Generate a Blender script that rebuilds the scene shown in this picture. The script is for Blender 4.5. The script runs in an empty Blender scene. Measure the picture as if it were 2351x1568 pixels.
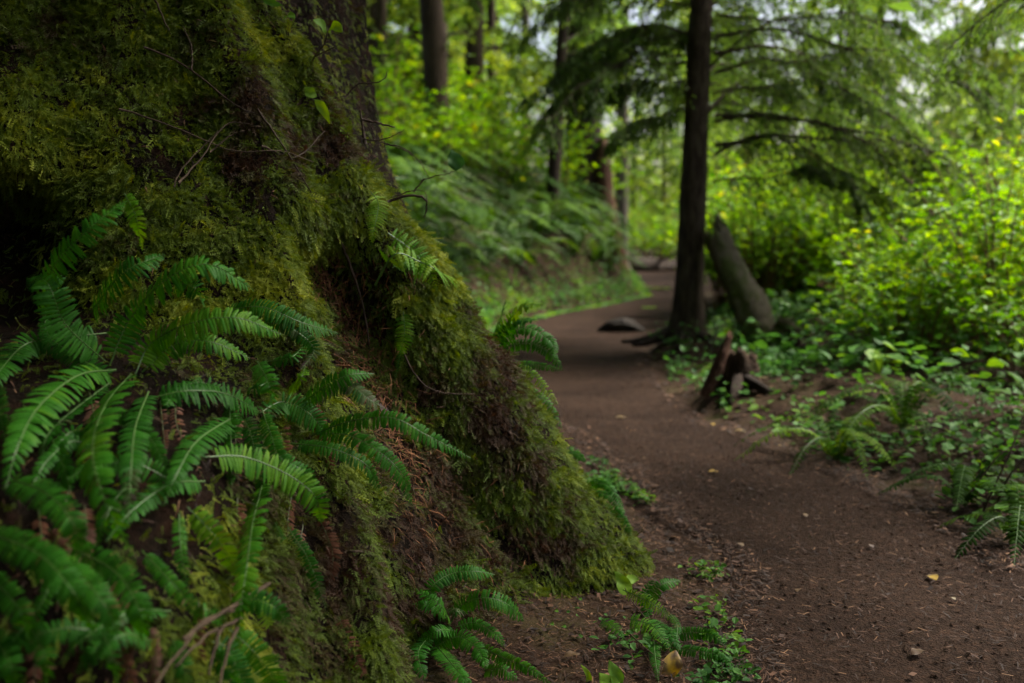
import bpy, math, random
import numpy as np
from mathutils import Vector, Matrix
from mathutils.bvhtree import BVHTree

R = math.radians
rng = np.random.default_rng(11)
random.seed(11)
scene = bpy.context.scene
COL = scene.collection

# ------------------------------------------------------------------ camera, sky, sun, exposure
CAM_H = 1.25
PITCH = math.atan((784 - 540) / 2286.0)
cam_d = bpy.data.cameras.new('camera')
cam_d.lens = 35
cam_d.sensor_width = 36
cam_d.clip_start = 0.05
cam_d.clip_end = 600
cam_d.dof.use_dof = True
cam_d.dof.focus_distance = 2.9
cam_d.dof.aperture_fstop = 1.8
cam = bpy.data.objects.new('camera', cam_d)
COL.objects.link(cam)
cam.location = (0, 0, CAM_H)
cam.rotation_euler = (math.pi / 2 - PITCH, 0, 0)
scene.camera = cam

SUN_EL, SUN_AZ = 52, 70          # azimuth from +Y towards +X
w = bpy.data.worlds.new('World')
scene.world = w
w.use_nodes = True
nt = w.node_tree
bg = nt.nodes['Background']
sky = nt.nodes.new('ShaderNodeTexSky')
sky.sky_type = 'NISHITA'
sky.sun_disc = False
sky.sun_elevation = R(SUN_EL)
sky.sun_rotation = R(SUN_AZ)
sky.air_density = 1.0
sky.dust_density = 7.0
sky.ozone_density = 1.0
nt.links.new(sky.outputs[0], bg.inputs[0])
bg.inputs[1].default_value = 0.075
sd = bpy.data.lights.new('sun', 'SUN')
sd.energy = 3.2
sd.angle = R(16)
sd.color = (1.0, 0.96, 0.88)
sun = bpy.data.objects.new('sun', sd)
COL.objects.link(sun)
dv = Vector((math.sin(R(SUN_AZ)) * math.cos(R(SUN_EL)), math.cos(R(SUN_AZ)) * math.cos(R(SUN_EL)), math.sin(R(SUN_EL))))
sun.rotation_euler = dv.to_track_quat('Z', 'Y').to_euler()
sun.location = dv * 50

scene.view_settings.view_transform = 'Standard'
scene.view_settings.look = 'None'
scene.view_settings.exposure = 2.12
scene.view_settings.gamma = 1
scene.render.engine = 'CYCLES'
scene.cycles.use_denoising = True
scene.cycles.max_bounces = 8
scene.cycles.diffuse_bounces = 4
scene.cycles.glossy_bounces = 2
scene.cycles.transmission_bounces = 4
scene.cycles.sample_clamp_indirect = 4
scene.cycles.use_adaptive_sampling = True
scene.cycles.adaptive_threshold = 0.015

# ------------------------------------------------------------------ helpers
def nrm(a):
    a = np.asarray(a, float)
    return a / np.maximum(np.linalg.norm(a, axis=-1, keepdims=True), 1e-9)

def _hash(ix, iy, iz, s):
    n = (ix * 374761393 + iy * 668265263 + iz * 1274126177 + s * 974634777) & 0x7fffffff
    n = ((n ^ (n >> 13)) * 1103515245) & 0x7fffffff
    n = n ^ (n >> 16)
    return (n & 0xffff) / 65535.0

def vnoise(p, s=0):
    p = np.asarray(p, float)
    i = np.floor(p).astype(np.int64)
    f = p - i
    f = f * f * (3 - 2 * f)
    out = 0
    for dx in (0, 1):
        for dy in (0, 1):
            for dz in (0, 1):
                wgt = (f[..., 0] if dx else 1 - f[..., 0]) * (f[..., 1] if dy else 1 - f[..., 1]) * (f[..., 2] if dz else 1 - f[..., 2])
                out = out + wgt * _hash(i[..., 0] + dx, i[..., 1] + dy, i[..., 2] + dz, s)
    return out

def fbm(p, s=0, o=3):
    v, a, t = 0, 1.0, 0
    p = np.asarray(p, float)
    for k in range(o):
        v = v + a * vnoise(p * 2 ** k, s + k)
        t += a
        a *= 0.5
    return v / t

def sstep(a, b, x):
    t = np.clip((np.asarray(x, float) - a) / (b - a), 0, 1)
    return t * t * (3 - 2 * t)

class MB:
    """collects vertices and faces; build() links them as ONE mesh object"""
    def __init__(self):
        self.V, self.L, self.N, self.M, self.T, self.n = [], [], [], [], [], 0
    def add(self, V, F, mi=0, tint=0.5):
        V = np.asarray(V, float).reshape(-1, 3)
        F = np.asarray(F, np.int64)
        self.V.append(V)
        self.L.append((F + self.n).ravel())
        self.N.append(np.full(len(F), F.shape[1], np.int64))
        self.M.append(np.full(len(F), mi, np.int64))
        self.T.append(np.broadcast_to(np.asarray(tint, float), (len(V),)).copy())
        self.n += len(V)
    def inst(self, tv, tf, pos, ax, ay, az, mi=0, tint=0.5):
        """template (k,3) placed m times; ax, ay, az already scaled (m,3)"""
        tv = np.asarray(tv, float)
        k, m = len(tv), len(pos)
        if m == 0:
            return
        V = pos[:, None, :] + tv[None, :, 0:1] * ax[:, None, :] + tv[None, :, 1:2] * ay[:, None, :] + tv[None, :, 2:3] * az[:, None, :]
        tf = np.asarray(tf, np.int64)
        F = (tf[None] + (np.arange(m) * k)[:, None, None]).reshape(-1, tf.shape[1])
        t = np.repeat(np.broadcast_to(np.asarray(tint, float), (m,)), k)
        self.add(V.reshape(-1, 3), F, mi, t)
    def tube(self, pts, rad, n=6, mi=0, tint=0.5, cap=True, rough=0.0):
        pts = np.asarray(pts, float)
        k = len(pts)
        rad = np.broadcast_to(np.asarray(rad, float), (k,))
        t = nrm(np.gradient(pts, axis=0))
        ref = np.array([0.0, 0, 1]) if abs(t[0][2]) < 0.9 else np.array([1.0, 0, 0])
        u = nrm(np.cross(t, ref))
        v = np.cross(t, u)
        a = np.arange(n) * 2 * np.pi / n
        rr = rad[:, None] * (1 + rough * (rng.random((k, n)) - 0.5))
        V = pts[:, None] + rr[..., None] * (np.cos(a)[None, :, None] * u[:, None] + np.sin(a)[None, :, None] * v[:, None])
        i = np.arange(k - 1)[:, None] * n
        j = np.arange(n)[None]
        F = np.stack([i + j, i + (j + 1) % n, i + n + (j + 1) % n, i + n + j], -1).reshape(-1, 4)
        self.add(V.reshape(-1, 3), F, mi, tint)
        if cap:
            b = self.n - k * n
            for off in (0, (k - 1) * n):
                self.L.append(np.arange(n) + b + off); self.N.append(np.array([n])); self.M.append(np.array([mi]))
    def mesh(self, name, mats, smooth=True):
        me = bpy.data.meshes.new(name)
        V = np.concatenate(self.V); L = np.concatenate(self.L); N = np.concatenate(self.N)
        me.vertices.add(len(V)); me.vertices.foreach_set('co', V.ravel().astype(np.float32))
        me.loops.add(len(L)); me.loops.foreach_set('vertex_index', L.astype(np.int32))
        me.polygons.add(len(N))
        me.polygons.foreach_set('loop_start', np.concatenate([[0], np.cumsum(N)[:-1]]).astype(np.int32))
        me.polygons.foreach_set('material_index', np.concatenate(self.M).astype(np.int32))
        me.polygons.foreach_set('use_smooth', np.full(len(N), smooth))
        at = me.attributes.new('tint', 'FLOAT', 'POINT')
        at.data.foreach_set('value', np.concatenate(self.T).astype(np.float32))
        for m in (mats if isinstance(mats, (list, tuple)) else [mats]):
            me.materials.append(m)
        me.update(calc_edges=True)
        me.validate()
        return me
    def build(self, name, mats, parent=None, smooth=True):
        o = bpy.data.objects.new(name, self.mesh(name, mats, smooth))
        COL.objects.link(o)
        if parent is not None:
            o.parent = parent
            o.matrix_parent_inverse = Matrix.Translation(-parent.location) if parent.rotation_euler.z == 0 else parent.matrix_basis.inverted()
        return o

def tag(o, label=None, cat=None, group=None, kind=None):
    if label: o['label'] = label
    if cat: o['category'] = cat
    if group: o['group'] = group
    if kind: o['kind'] = kind
    return o

def empty(name, loc, label, cat, group=None):
    o = bpy.data.objects.new(name, None)
    COL.objects.link(o)
    o.location = loc
    return tag(o, label, cat, group)

def copy_thing(src, loc, rz, sc, label, group):
    c = src.copy(); COL.objects.link(c)
    c.location = loc; c.rotation_euler = (0, 0, rz); c.scale = (sc, sc, sc)
    c['label'] = label
    if group: c['group'] = group
    for ch in list(src.children):
        d = ch.copy(); COL.objects.link(d); d.parent = c
    return c

CAMP = np.array([0, 0, CAM_H])
cp, sp = math.cos(PITCH), math.sin(PITCH)
def ray(px, py):
    """direction through a point of the photograph (2351 x 1568 scale), y-component 1"""
    x, y = (px - 1175.5) / 2286.0, (784 - py) / 2286.0
    d = np.array([x, cp + y * sp, -sp + y * cp])
    return d / d[1]
def at(px, py, Y):
    return CAMP + ray(px, py) * Y
def curve(pts, n=24):
    """Catmull-Rom through pts"""
    P = np.asarray(pts, float)
    if len(P) == 2:
        return P[0] + (P[1] - P[0]) * np.linspace(0, 1, n)[:, None]
    Q = np.vstack([2 * P[0] - P[1], P, 2 * P[-1] - P[-2]])
    m = len(P) - 1
    ts = np.linspace(0, m, n)
    out = []
    for t in ts:
        k = min(int(t), m - 1); u = t - k
        a, b, c, d = Q[k:k + 4]
        out.append(0.5 * (2 * b + (c - a) * u + (2 * a - 5 * b + 4 * c - d) * u * u + (-a + 3 * b - 3 * c + d) * u ** 3))
    return np.array(out)

# ------------------------------------------------------------------ materials
def mat(name):
    m = bpy.data.materials.new(name)
    m.use_nodes = True
    t = m.node_tree
    b = t.nodes['Principled BSDF']
    return m, t, b
def N(t, ty, **kw):
    n = t.nodes.new(ty)
    for k, v in kw.items():
        if k.startswith('i_'):
            n.inputs[k[2:].replace('_', ' ')].default_value = v
        else:
            setattr(n, k, v)
    return n
def ramp(t, stops):
    r = t.nodes.new('ShaderNodeValToRGB')
    e = r.color_ramp.elements
    while len(e) < len(stops):
        e.new(0.5)
    for k, (p, c) in enumerate(stops):
        e[k].position = p
        e[k].color = (*c, 1)
    return r
def leafmat(name, stops, rough=0.45, trans=0.35, spec=0.4, nscale=30, namt=0.35):
    m, t, b = mat(name)
    a = N(t, 'ShaderNodeAttribute', attribute_name='tint')
    g = N(t, 'ShaderNodeNewGeometry')
    nz = N(t, 'ShaderNodeTexNoise', i_Scale=nscale, i_Detail=3.0)
    t.links.new(g.outputs['Position'], nz.inputs['Vector'])
    mr = N(t, 'ShaderNodeMapRange', i_From_Min=0.3, i_From_Max=0.7, i_To_Min=-namt * 0.5, i_To_Max=namt * 0.5)
    t.links.new(nz.outputs[0], mr.inputs[0])
    ad = N(t, 'ShaderNodeMath', operation='ADD')
    t.links.new(a.outputs['Fac'], ad.inputs[0]); t.links.new(mr.outputs[0], ad.inputs[1])
    r = ramp(t, stops)
    t.links.new(ad.outputs[0], r.inputs[0])
    t.links.new(r.outputs[0], b.inputs['Base Color'])
    b.inputs['Roughness'].default_value = rough
    b.inputs['Specular IOR Level'].default_value = spec
    if trans > 0:
        tr = N(t, 'ShaderNodeBsdfTranslucent')
        hs = N(t, 'ShaderNodeHueSaturation', i_Hue=0.485, i_Saturation=1.1, i_Value=1.6)
        t.links.new(r.outputs[0], hs.inputs['Color'])
        t.links.new(hs.outputs[0], tr.inputs[0])
        mx = N(t, 'ShaderNodeMixShader')
        mx.inputs[0].default_value = trans
        t.links.new(b.outputs[0], mx.inputs[1]); t.links.new(tr.outputs[0], mx.inputs[2])
        t.links.new(mx.outputs[0], t.nodes['Material Output'].inputs[0])
    return m
def roughmat(name, stops, scale=6, stretch=(1, 1, 1), bump=0.4, rough=0.85, dist=0.02, detail=8, spec=0.12, rough_lo=None):
    m, t, b = mat(name)
    tc = N(t, 'ShaderNodeTexCoord')
    mp = N(t, 'ShaderNodeMapping')
    mp.inputs['Scale'].default_value = stretch
    t.links.new(tc.outputs['Object'], mp.inputs[0])
    nz = N(t, 'ShaderNodeTexNoise', i_Scale=scale, i_Detail=detail, i_Roughness=0.65)
    t.links.new(mp.outputs[0], nz.inputs['Vector'])
    r = ramp(t, stops)
    t.links.new(nz.outputs[0], r.inputs[0])
    t.links.new(r.outputs[0], b.inputs['Base Color'])
    n2 = N(t, 'ShaderNodeTexNoise', i_Scale=scale * 4, i_Detail=6.0, i_Roughness=0.7)
    t.links.new(mp.outputs[0], n2.inputs['Vector'])
    bp = N(t, 'ShaderNodeBump', i_Strength=bump, i_Distance=dist)
    t.links.new(n2.outputs[0], bp.inputs['Height'])
    t.links.new(bp.outputs[0], b.inputs['Normal'])
    b.inputs['Roughness'].default_value = rough
    b.inputs['Specular IOR Level'].default_value = spec
    if rough_lo is not None:
        n3 = N(t, 'ShaderNodeTexNoise', i_Scale=scale * 0.3, i_Detail=3.0)
        t.links.new(mp.outputs[0], n3.inputs['Vector'])
        mr = N(t, 'ShaderNodeMapRange', i_From_Min=0.35, i_From_Max=0.65, i_To_Min=rough_lo, i_To_Max=rough)
        t.links.new(n3.outputs[0], mr.inputs[0]); t.links.new(mr.outputs[0], b.inputs['Roughness'])
    return m

M = {}
M['fern'] = leafmat('fern_leaf', [(0.0, (0.075, 0.05, 0.05)), (0.12, (0.06, 0.075, 0.03)), (0.25, (0.012, 0.064, 0.006)), (0.6, (0.026, 0.115, 0.007)), (0.85, (0.075, 0.18, 0.007)), (1, (0.16, 0.25, 0.02))], rough=0.5, trans=0.3, spec=0.11, nscale=14, namt=0.25)
M['rib'] = leafmat('fern_rib', [(0, (0.05, 0.035, 0.015)), (1, (0.045, 0.12, 0.015))], trans=0, rough=0.5, namt=0.2)
M['dead'] = leafmat('dead_fern', [(0, (0.05, 0.02, 0.010)), (0.6, (0.10, 0.042, 0.022)), (1, (0.14, 0.08, 0.06))], trans=0.15, rough=0.8, spec=0.1)
M['moss'] = leafmat('moss_leaf', [(0.0, (0.040, 0.020, 0.009)), (0.18, (0.048, 0.042, 0.009)), (0.4, (0.056, 0.090, 0.008)), (0.72, (0.098, 0.142, 0.009)), (1.0, (0.19, 0.222, 0.016))], rough=0.6, trans=0.3, spec=0.2, nscale=7, namt=0.35)
M['needle'] = leafmat('hemlock_needles', [(0, (0.028, 0.065, 0.013)), (0.5, (0.068, 0.13, 0.02)), (1, (0.16, 0.25, 0.03))], rough=0.55, trans=0.5, spec=0.25, nscale=1.5, namt=0.4)
M['farneedle'] = leafmat('forest_foliage', [(0, (0.045, 0.10, 0.02)), (0.5, (0.10, 0.18, 0.025)), (1, (0.22, 0.28, 0.035))], rough=0.6, trans=0.5, spec=0.2, nscale=0.5, namt=0.5)
M['bush'] = leafmat('bush_leaf', [(0, (0.025, 0.08, 0.008)), (0.35, (0.06, 0.16, 0.009)), (0.7, (0.14, 0.27, 0.010)), (0.95, (0.24, 0.34, 0.015)), (1, (0.33, 0.34, 0.03))], rough=0.5, trans=0.45, spec=0.16, nscale=1.2, namt=0.5)
M['herb'] = leafmat('herb_leaf', [(0, (0.02, 0.07, 0.015)), (0.5, (0.05, 0.14, 0.02)), (1, (0.14, 0.24, 0.02))], rough=0.55, trans=0.35, spec=0.12, nscale=3, namt=0.4)
M['yellow'] = leafmat('yellow_leaf', [(0, (0.05, 0.024, 0.012)), (0.4, (0.10, 0.06, 0.025)), (0.55, (0.34, 0.22, 0.02)), (0.7, (0.13, 0.09, 0.04)), (1, (0.14, 0.115, 0.055))], rough=0.5, trans=0.25, nscale=25)
M['litter'] = leafmat('needle_litter', [(0, (0.010, 0.006, 0.004)), (0.5, (0.035, 0.016, 0.009)), (0.85, (0.085, 0.038, 0.017)), (1, (0.16, 0.085, 0.04))], rough=0.7, trans=0, spec=0.25, nscale=10)
M['fibre'] = leafmat('root_fibre', [(0, (0.03, 0.013, 0.007)), (0.5, (0.11, 0.045, 0.02)), (1, (0.2, 0.095, 0.045))], rough=0.8, trans=0, spec=0.1, nscale=10)
M['twig'] = roughmat('twig_bark', [(0.3, (0.02, 0.012, 0.008)), (0.7, (0.06, 0.038, 0.026))], scale=20, bump=0.3, rough=0.6)
M['twigpale'] = roughmat('dry_twig_bark', [(0.3, (0.025, 0.017, 0.011)), (0.7, (0.08, 0.055, 0.035))], scale=20, bump=0.3, rough=0.7)
M['bark'] = roughmat('wet_bark', [(0.3, (0.010, 0.007, 0.005)), (0.55, (0.03, 0.019, 0.013)), (0.75, (0.065, 0.042, 0.028))], scale=5, stretch=(3, 3, 0.5), bump=0.9, dist=0.04, rough=0.75)
M['bushstem'] = roughmat('shrub_stem', [(0.3, (0.06, 0.035, 0.02)), (0.7, (0.17, 0.10, 0.05))], scale=12, bump=.2)
M['hembark'] = roughmat('hemlock_bark', [(0.3, (0.025, 0.017, 0.012)), (0.48, (0.065, 0.045, 0.033)), (0.6, (0.11, 0.08, 0.06)), (0.75, (0.10, 0.11, 0.055))], scale=7, stretch=(3, 3, 0.8), bump=1.0, dist=0.05, rough=0.85)
M['bankfern'] = leafmat('bank_fern_leaf', [(0.0, (0.03, 0.03, 0.012)), (0.25, (0.009, 0.026, 0.003)), (0.6, (0.024, 0.065, 0.006)), (1, (0.10, 0.18, 0.014))], rough=0.65, trans=0.3, spec=0.05, nscale=2, namt=0.3)
M['farbark'] = roughmat('forest_bark', [(0.3, (0.025, 0.018, 0.012)), (0.6, (0.06, 0.042, 0.028)), (0.8, (0.09, 0.09, 0.04))], scale=3, stretch=(2, 2, 0.5), bump=0.6, dist=0.05)
M['greybark'] = roughmat('grey_bark', [(0.3, (0.05, 0.04, 0.032)), (0.7, (0.14, 0.12, 0.09))], scale=3, stretch=(2, 2, 0.5), bump=0.6, dist=0.05)
M['redwood'] = roughmat('rotten_red_wood', [(0.3, (0.025, 0.011, 0.007)), (0.55, (0.07, 0.033, 0.019)), (0.75, (0.14, 0.072, 0.04))], scale=4, stretch=(3, 3, 0.35), bump=0.9, dist=0.04)
M['snag'] = roughmat('mossy_dead_wood', [(0.3, (0.06, 0.045, 0.032)), (0.45, (0.14, 0.115, 0.085)), (0.58, (0.075, 0.085, 0.03)), (0.75, (0.12, 0.145, 0.05))], scale=3, stretch=(2, 2, 0.9), bump=0.7, dist=0.03)
M['stumpwood'] = roughmat('rotten_stump_wood', [(0.3, (0.012, 0.008, 0.005)), (0.5, (0.045, 0.026, 0.016)), (0.65, (0.08, 0.05, 0.03)), (0.78, (0.05, 0.07, 0.02))], scale=6, stretch=(3, 3, .6), bump=1.0, dist=0.04)
M['soilroot'] = roughmat('root_soil', [(0.3, (0.005, 0.0035, 0.0025)), (0.5, (0.012, 0.008, 0.005)), (0.66, (0.03, 0.014, 0.008)), (0.8, (0.03, 0.032, 0.008))], scale=9, bump=1.0, dist=0.05, rough=0.95, spec=0.06)
M['ground'] = roughmat('forest_soil', [(0.32, (0.010, 0.007, 0.004)), (0.5, (0.028, 0.016, 0.010)), (0.62, (0.036, 0.026, 0.012)), (0.75, (0.022, 0.04, 0.008))], scale=2.6, bump=0.9, dist=0.03, rough=0.95, spec=0.06)
m, t, b = mat('trodden_path')
g_ = N(t, 'ShaderNodeNewGeometry')
na = N(t, 'ShaderNodeTexNoise', i_Scale=1.6, i_Detail=5.0); nb_ = N(t, 'ShaderNodeTexNoise', i_Scale=38.0, i_Detail=5.0, i_Roughness=0.75); nc = N(t, 'ShaderNodeTexNoise', i_Scale=120.0, i_Detail=4.0)
for n_ in (na, nb_, nc): t.links.new(g_.outputs['Position'], n_.inputs['Vector'])
ra = ramp(t, [(0.3, (0.0155, 0.0086, 0.0055)), (0.7, (0.034, 0.0200, 0.0130))])
rb_ = ramp(t, [(0.3, (0.42, 0.40, 0.38)), (0.52, (1, 1, 1)), (0.72, (1.9, 1.75, 1.65))])
t.links.new(na.outputs[0], ra.inputs[0]); t.links.new(nb_.outputs[0], rb_.inputs[0])
mx = N(t, 'ShaderNodeMix', data_type='RGBA', blend_type='MULTIPLY'); mx.inputs[0].default_value = 1
t.links.new(ra.outputs[0], mx.inputs[6]); t.links.new(rb_.outputs[0], mx.inputs[7]); t.links.new(mx.outputs[2], b.inputs['Base Color'])
ad = N(t, 'ShaderNodeMath', operation='ADD'); t.links.new(nb_.outputs[0], ad.inputs[0]); t.links.new(nc.outputs[0], ad.inputs[1])
bp = N(t, 'ShaderNodeBump', i_Strength=0.9, i_Distance=0.018); t.links.new(ad.outputs[0], bp.inputs['Height']); t.links.new(bp.outputs[0], b.inputs['Normal'])
b.inputs['Roughness'].default_value = 0.85; b.inputs['Specular IOR Level'].default_value = 0.05
M['path'] = m
M['rock'] = roughmat('dark_root_wood', [(0.3, (0.008, 0.006, 0.004)), (0.7, (0.03, 0.022, 0.015))], scale=8, bump=0.8, dist=0.02, rough=0.7, spec=.15)
m, t, b = mat('rain_water')
b.inputs['Base Color'].default_value = (0.05, 0.04, 0.032, 1); b.inputs['Roughness'].default_value = 0.06
M['water'] = m

# ------------------------------------------------------------------ ground and path
PE = np.array([  # y, left edge x, right edge x
    (-6, -0.2, 1.9), (0.5, 0.35, 2.1), (2.8, 0.66, 2.12), (3.8, 0.78, 1.93), (5.1, 0.5, 1.74), (6.7, 0.22, 1.30), (8.5, 0.1, 1.24), (10.8, 0.0, 1.46),
    (14.0, 0.0, 2.35), (17, 1.1, 3.1), (19.5, 2.1, 3.5), (25, 3.1, 4.4), (35, 4.3, 5.7), (50, 4.0, 5.4), (70, 0, 1.5)])
TOE = np.array([(-2.5, -8), (-2.2, 2), (-0.9, 6), (-0.45, 10), (-0.35, 13.2), (0.5, 15.8), (1.6, 18.0), (2.6, 20.5), (3.1, 26), (4.0, 36), (3.5, 52), (-1, 72)])
def pedge(y):
    return np.interp(y, PE[:, 0], PE[:, 1]), np.interp(y, PE[:, 0], PE[:, 2])
def toe_dist(x, y):
    """signed distance to the foot of the bank, positive on the bank side"""
    best = np.full(np.shape(x), 1e9); sg = np.zeros(np.shape(x))
    for (ax, ay), (bx, by) in zip(TOE[:-1], TOE[1:]):
        dx, dy = bx - ax, by - ay
        u = np.clip(((x - ax) * dx + (y - ay) * dy) / (dx * dx + dy * dy), 0, 1)
        qx, qy = ax + u * dx, ay + u * dy
        d = np.hypot(x - qx, y - qy)
        c = dx * (y - ay) - dy * (x - ax)
        m = d < best
        best = np.where(m, d, best); sg = np.where(m, np.sign(c), sg)
    return best * sg
def terrain(x, y, fine=True):
    x = np.asarray(x, float); y = np.asarray(y, float)
    d = toe_dist(x, y)
    far = sstep(6, 12, y)
    z = (1.25 * sstep(-0.15, 1.0, d) + 0.95 * sstep(0.7, 3.2, d) + 0.06 * np.maximum(d - 3, 0)) * (0.15 + 0.85 * far)
    l, r = pedge(y)
    off = np.maximum(np.maximum(l - x, x - r), 0)
    p = np.stack([x, y, 0 * x], -1)
    z = z + sstep(0.05, 0.9, off) * (0.16 * (fbm(p * 0.9, 3) - 0.42) + 0.05)
    z = z + sstep(0.0, 0.3, off) * 0.05 * (fbm(p * 4, 5) - 0.45) * (1 if fine else 0)
    z = z + 0.25 * sstep(3, 12, x - r) + 0.22 * sstep(0.15, 1.3, x - r) * sstep(22, 14, y) * sstep(-.3, .3, 8 - y + 99 * (x > 2.6))
    for cx_, cy_, h_, s_ in ((1.63, 7.08, .13, .32), (1.83, 10.4, .13, .5), (2.5, 9.75, .06, .3), (1.2, 3.0, -.02, .3)):
        z = z + h_ * np.exp(-((x - cx_) ** 2 + (y - cy_) ** 2) / (2 * s_ ** 2)) * sstep(0, .15, off)
    return z
def spaced(a, b, c, n, k):
    """n values from a to b, densest near c"""
    u = np.linspace(-1, 1, n)
    s = np.sinh(k * u) / np.sinh(k)
    return np.where(s < 0, c + (c - a) * s, c + (b - c) * s)
gx = spaced(-120, 120, 0.8, 300, 5.0)
gy = spaced(-25, 240, 3.2, 340, 5.2)
GX, GY = np.meshgrid(gx, gy)
GZ = terrain(GX, GY)
nx, ny = len(gx), len(gy)
i = np.arange(ny - 1)[:, None] * nx; j = np.arange(nx - 1)[None]
GF = np.stack([i + j, i + j + 1, i + nx + j + 1, i + nx + j], -1).reshape(-1, 4)
GV = np.stack([GX, GY, GZ], -1).reshape(-1, 3)
mb = MB(); mb.add(GV, GF)
tag(mb.build('ground', M['ground']), kind='structure')

ys = np.concatenate([np.linspace(-4, 12, 330), np.linspace(12.1, 68, 180)])
us = np.linspace(0, 1, 34)
l, r = pedge(ys)
pw = np.stack([ys, ys * 0, ys * 0], -1)
l = l + 0.26 * (fbm(pw * 2.6 + 7, 21, 4) - 0.5); r = r + 0.30 * (fbm(pw * 2.4 + 31, 22, 4) - 0.5)
PX = l[:, None] - 0.1 + (r - l + 0.2)[:, None] * us[None]
PY = np.repeat(ys[:, None], len(us), 1)
prof = 0.022 - 0.06 * np.maximum(np.abs(us - 0.5) * 2 - 0.8, 0) / 0.2
PZ = terrain(PX, PY, False) * 0 + prof[None] + 0.014 * (fbm(np.stack([PX, PY, PX * 0], -1) * 3.0, 8, 4) - 0.5)
k = len(us)
i = np.arange(len(ys) - 1)[:, None] * k; j = np.arange(k - 1)[None]
PF = np.stack([i + j, i + j + 1, i + k + j + 1, i + k + j], -1).reshape(-1, 4)
mb = MB(); mb.add(np.stack([PX, PY, PZ], -1), PF)
tag(mb.build('path', M['path']), kind='structure')

# puddles on the far bend
def puddle(pts, name):
    P = curve(pts + [pts[0]], 30)[:-1]
    m_ = MB(); c = P.mean(0)
    V = np.vstack([P, [c]]); n = len(P)
    m_.add(V, [(a, (a + 1) % n, n) for a in range(n)])
    return tag(m_.build(name, M['water'], smooth=False), kind='structure')
def gpt(px, py, z=0.0):
    d = ray(px, py)
    return CAMP + d * ((z - CAM_H) / d[2])
def blob_px(cx, cy, rx, ry, z, n=9):
    return [gpt(cx + rx * math.cos(a) * random.uniform(.75, 1.1), cy + ry * math.sin(a) * random.uniform(.7, 1.1), z) for a in np.linspace(0, 2 * math.pi, n, endpoint=False)]
puddle(blob_px(1512, 661, 32, 3.2, 0.036), 'puddle')
puddle(blob_px(1490, 706, 22, 2.2, 0.036), 'puddle')

# ------------------------------------------------------------------ the mossy old tree
AX = np.array([-1.7, 4.6])
def flare_r(th, z):
    """radius of the root flare at angle th (degrees) and height z"""
    Rf = np.interp(z, [-.3, 0, .33, .69, 1.16, 1.38, 1.63, 2.1, 2.8, 4], [2.62, 2.42, 2.20, 2.0, 1.76, 1.62, 1.46, 1.27, 1.1, .95])
    Rn = np.interp(z, [-.3, 0, .17, .69, .96, 1.53, 2.1, 2.8, 4], [2.95, 2.8, 2.68, 2.35, 2.1, 1.7, 1.36, 1.12, .95])
    Rb = np.interp(z, [-.3, 0, .7, 1.2, 1.6, 2.1, 3], [2.1, 1.95, 1.5, 1.25, 1.1, 1.0, .95])
    c = np.interp(z, [0, .7, 1.16, 1.63, 2.1], [-25, -30, -36, -44, -52])
    d = th - c
    wf = np.where(d > 0, np.exp(-(d / 11) ** 2), np.exp(-(d / 15.5) ** 2))
    wn = sstep(-49, -59, th) * sstep(-165, -125, th)
    fill = sstep(0.85, 1.4, z) * sstep(-75, -62, th) * (1 - sstep(c - 2, c + 8, th))
    s = sstep(-60, c, th)
    wt = np.maximum(np.maximum(wf, wn), np.maximum(fill, 0.54 * sstep(-66, -58, th) * (1 - sstep(c - 2, c + 10, th))))
    r = Rb + (Rn + (Rf - Rn) * s - Rb) * wt
    side = sstep(-60, -72, th) * sstep(-160, -120, th)
    r = r + 0.62 * side * sstep(1.06, 0.72, z)
    notch = sstep(-73, -82, th) * sstep(-150, -125, th) * sstep(0.92, 1.02, z) * sstep(1.5, 1.3, z)
    r = r - 0.38 * notch
    return r
def flare_pt(th, z):
    r = flare_r(th, z)
    a = np.radians(th)
    p = np.stack([AX[0] + r * np.cos(a), AX[1] + r * np.sin(a), z], -1)
    n1 = fbm(p * 2.2 + 5, 31, 4) - 0.5
    n2 = vnoise(p * np.array([7, 7, 3.0]), 37) - 0.5
    n3 = vnoise(np.stack([a * 9 + .6 * z, z * .7, 0 * z], -1), 39) - 0.5
    rr = r + 0.11 * n1 + 0.035 * n2 + 0.11 * n3 * sstep(-.1, .5, z)
    return np.stack([AX[0] + rr * np.cos(a), AX[1] + rr * np.sin(a), z], -1)
ths = np.concatenate([np.linspace(-180, -130, 20, endpoint=False), np.linspace(-130, 0, 330, endpoint=False), np.linspace(0, 180, 40, endpoint=False)])
zs = np.concatenate([np.linspace(-0.3, 2.5, 230), np.linspace(2.56, 4.2, 26)])
TH, ZZ = np.meshgrid(ths, zs)
FV = flare_pt(TH, ZZ)
k = len(ths)
i = np.arange(len(zs) - 1)[:, None] * k; j = np.arange(k)[None]
FF = np.stack([i + j, i + (j + 1) % k, i + k + (j + 1) % k, i + k + j], -1).reshape(-1, 4)
old = empty('mossy_tree', (AX[0], AX[1], 0), 'huge old conifer with moss covered buttress roots filling the left side beside the path', 'tree')
mb = MB(); mb.add(FV, FF)
mb.build('root_flare', M['soilroot'], old)
mb = MB()
zz = np.linspace(4.15, 26, 30)
mb.tube(np.stack([AX[0] + 0 * zz, AX[1] + 0 * zz, zz], -1), np.interp(zz, [4, 26], [0.96, 0.45]), 40, rough=0.05)
mb.build('trunk', M['bark'], old)

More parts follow.
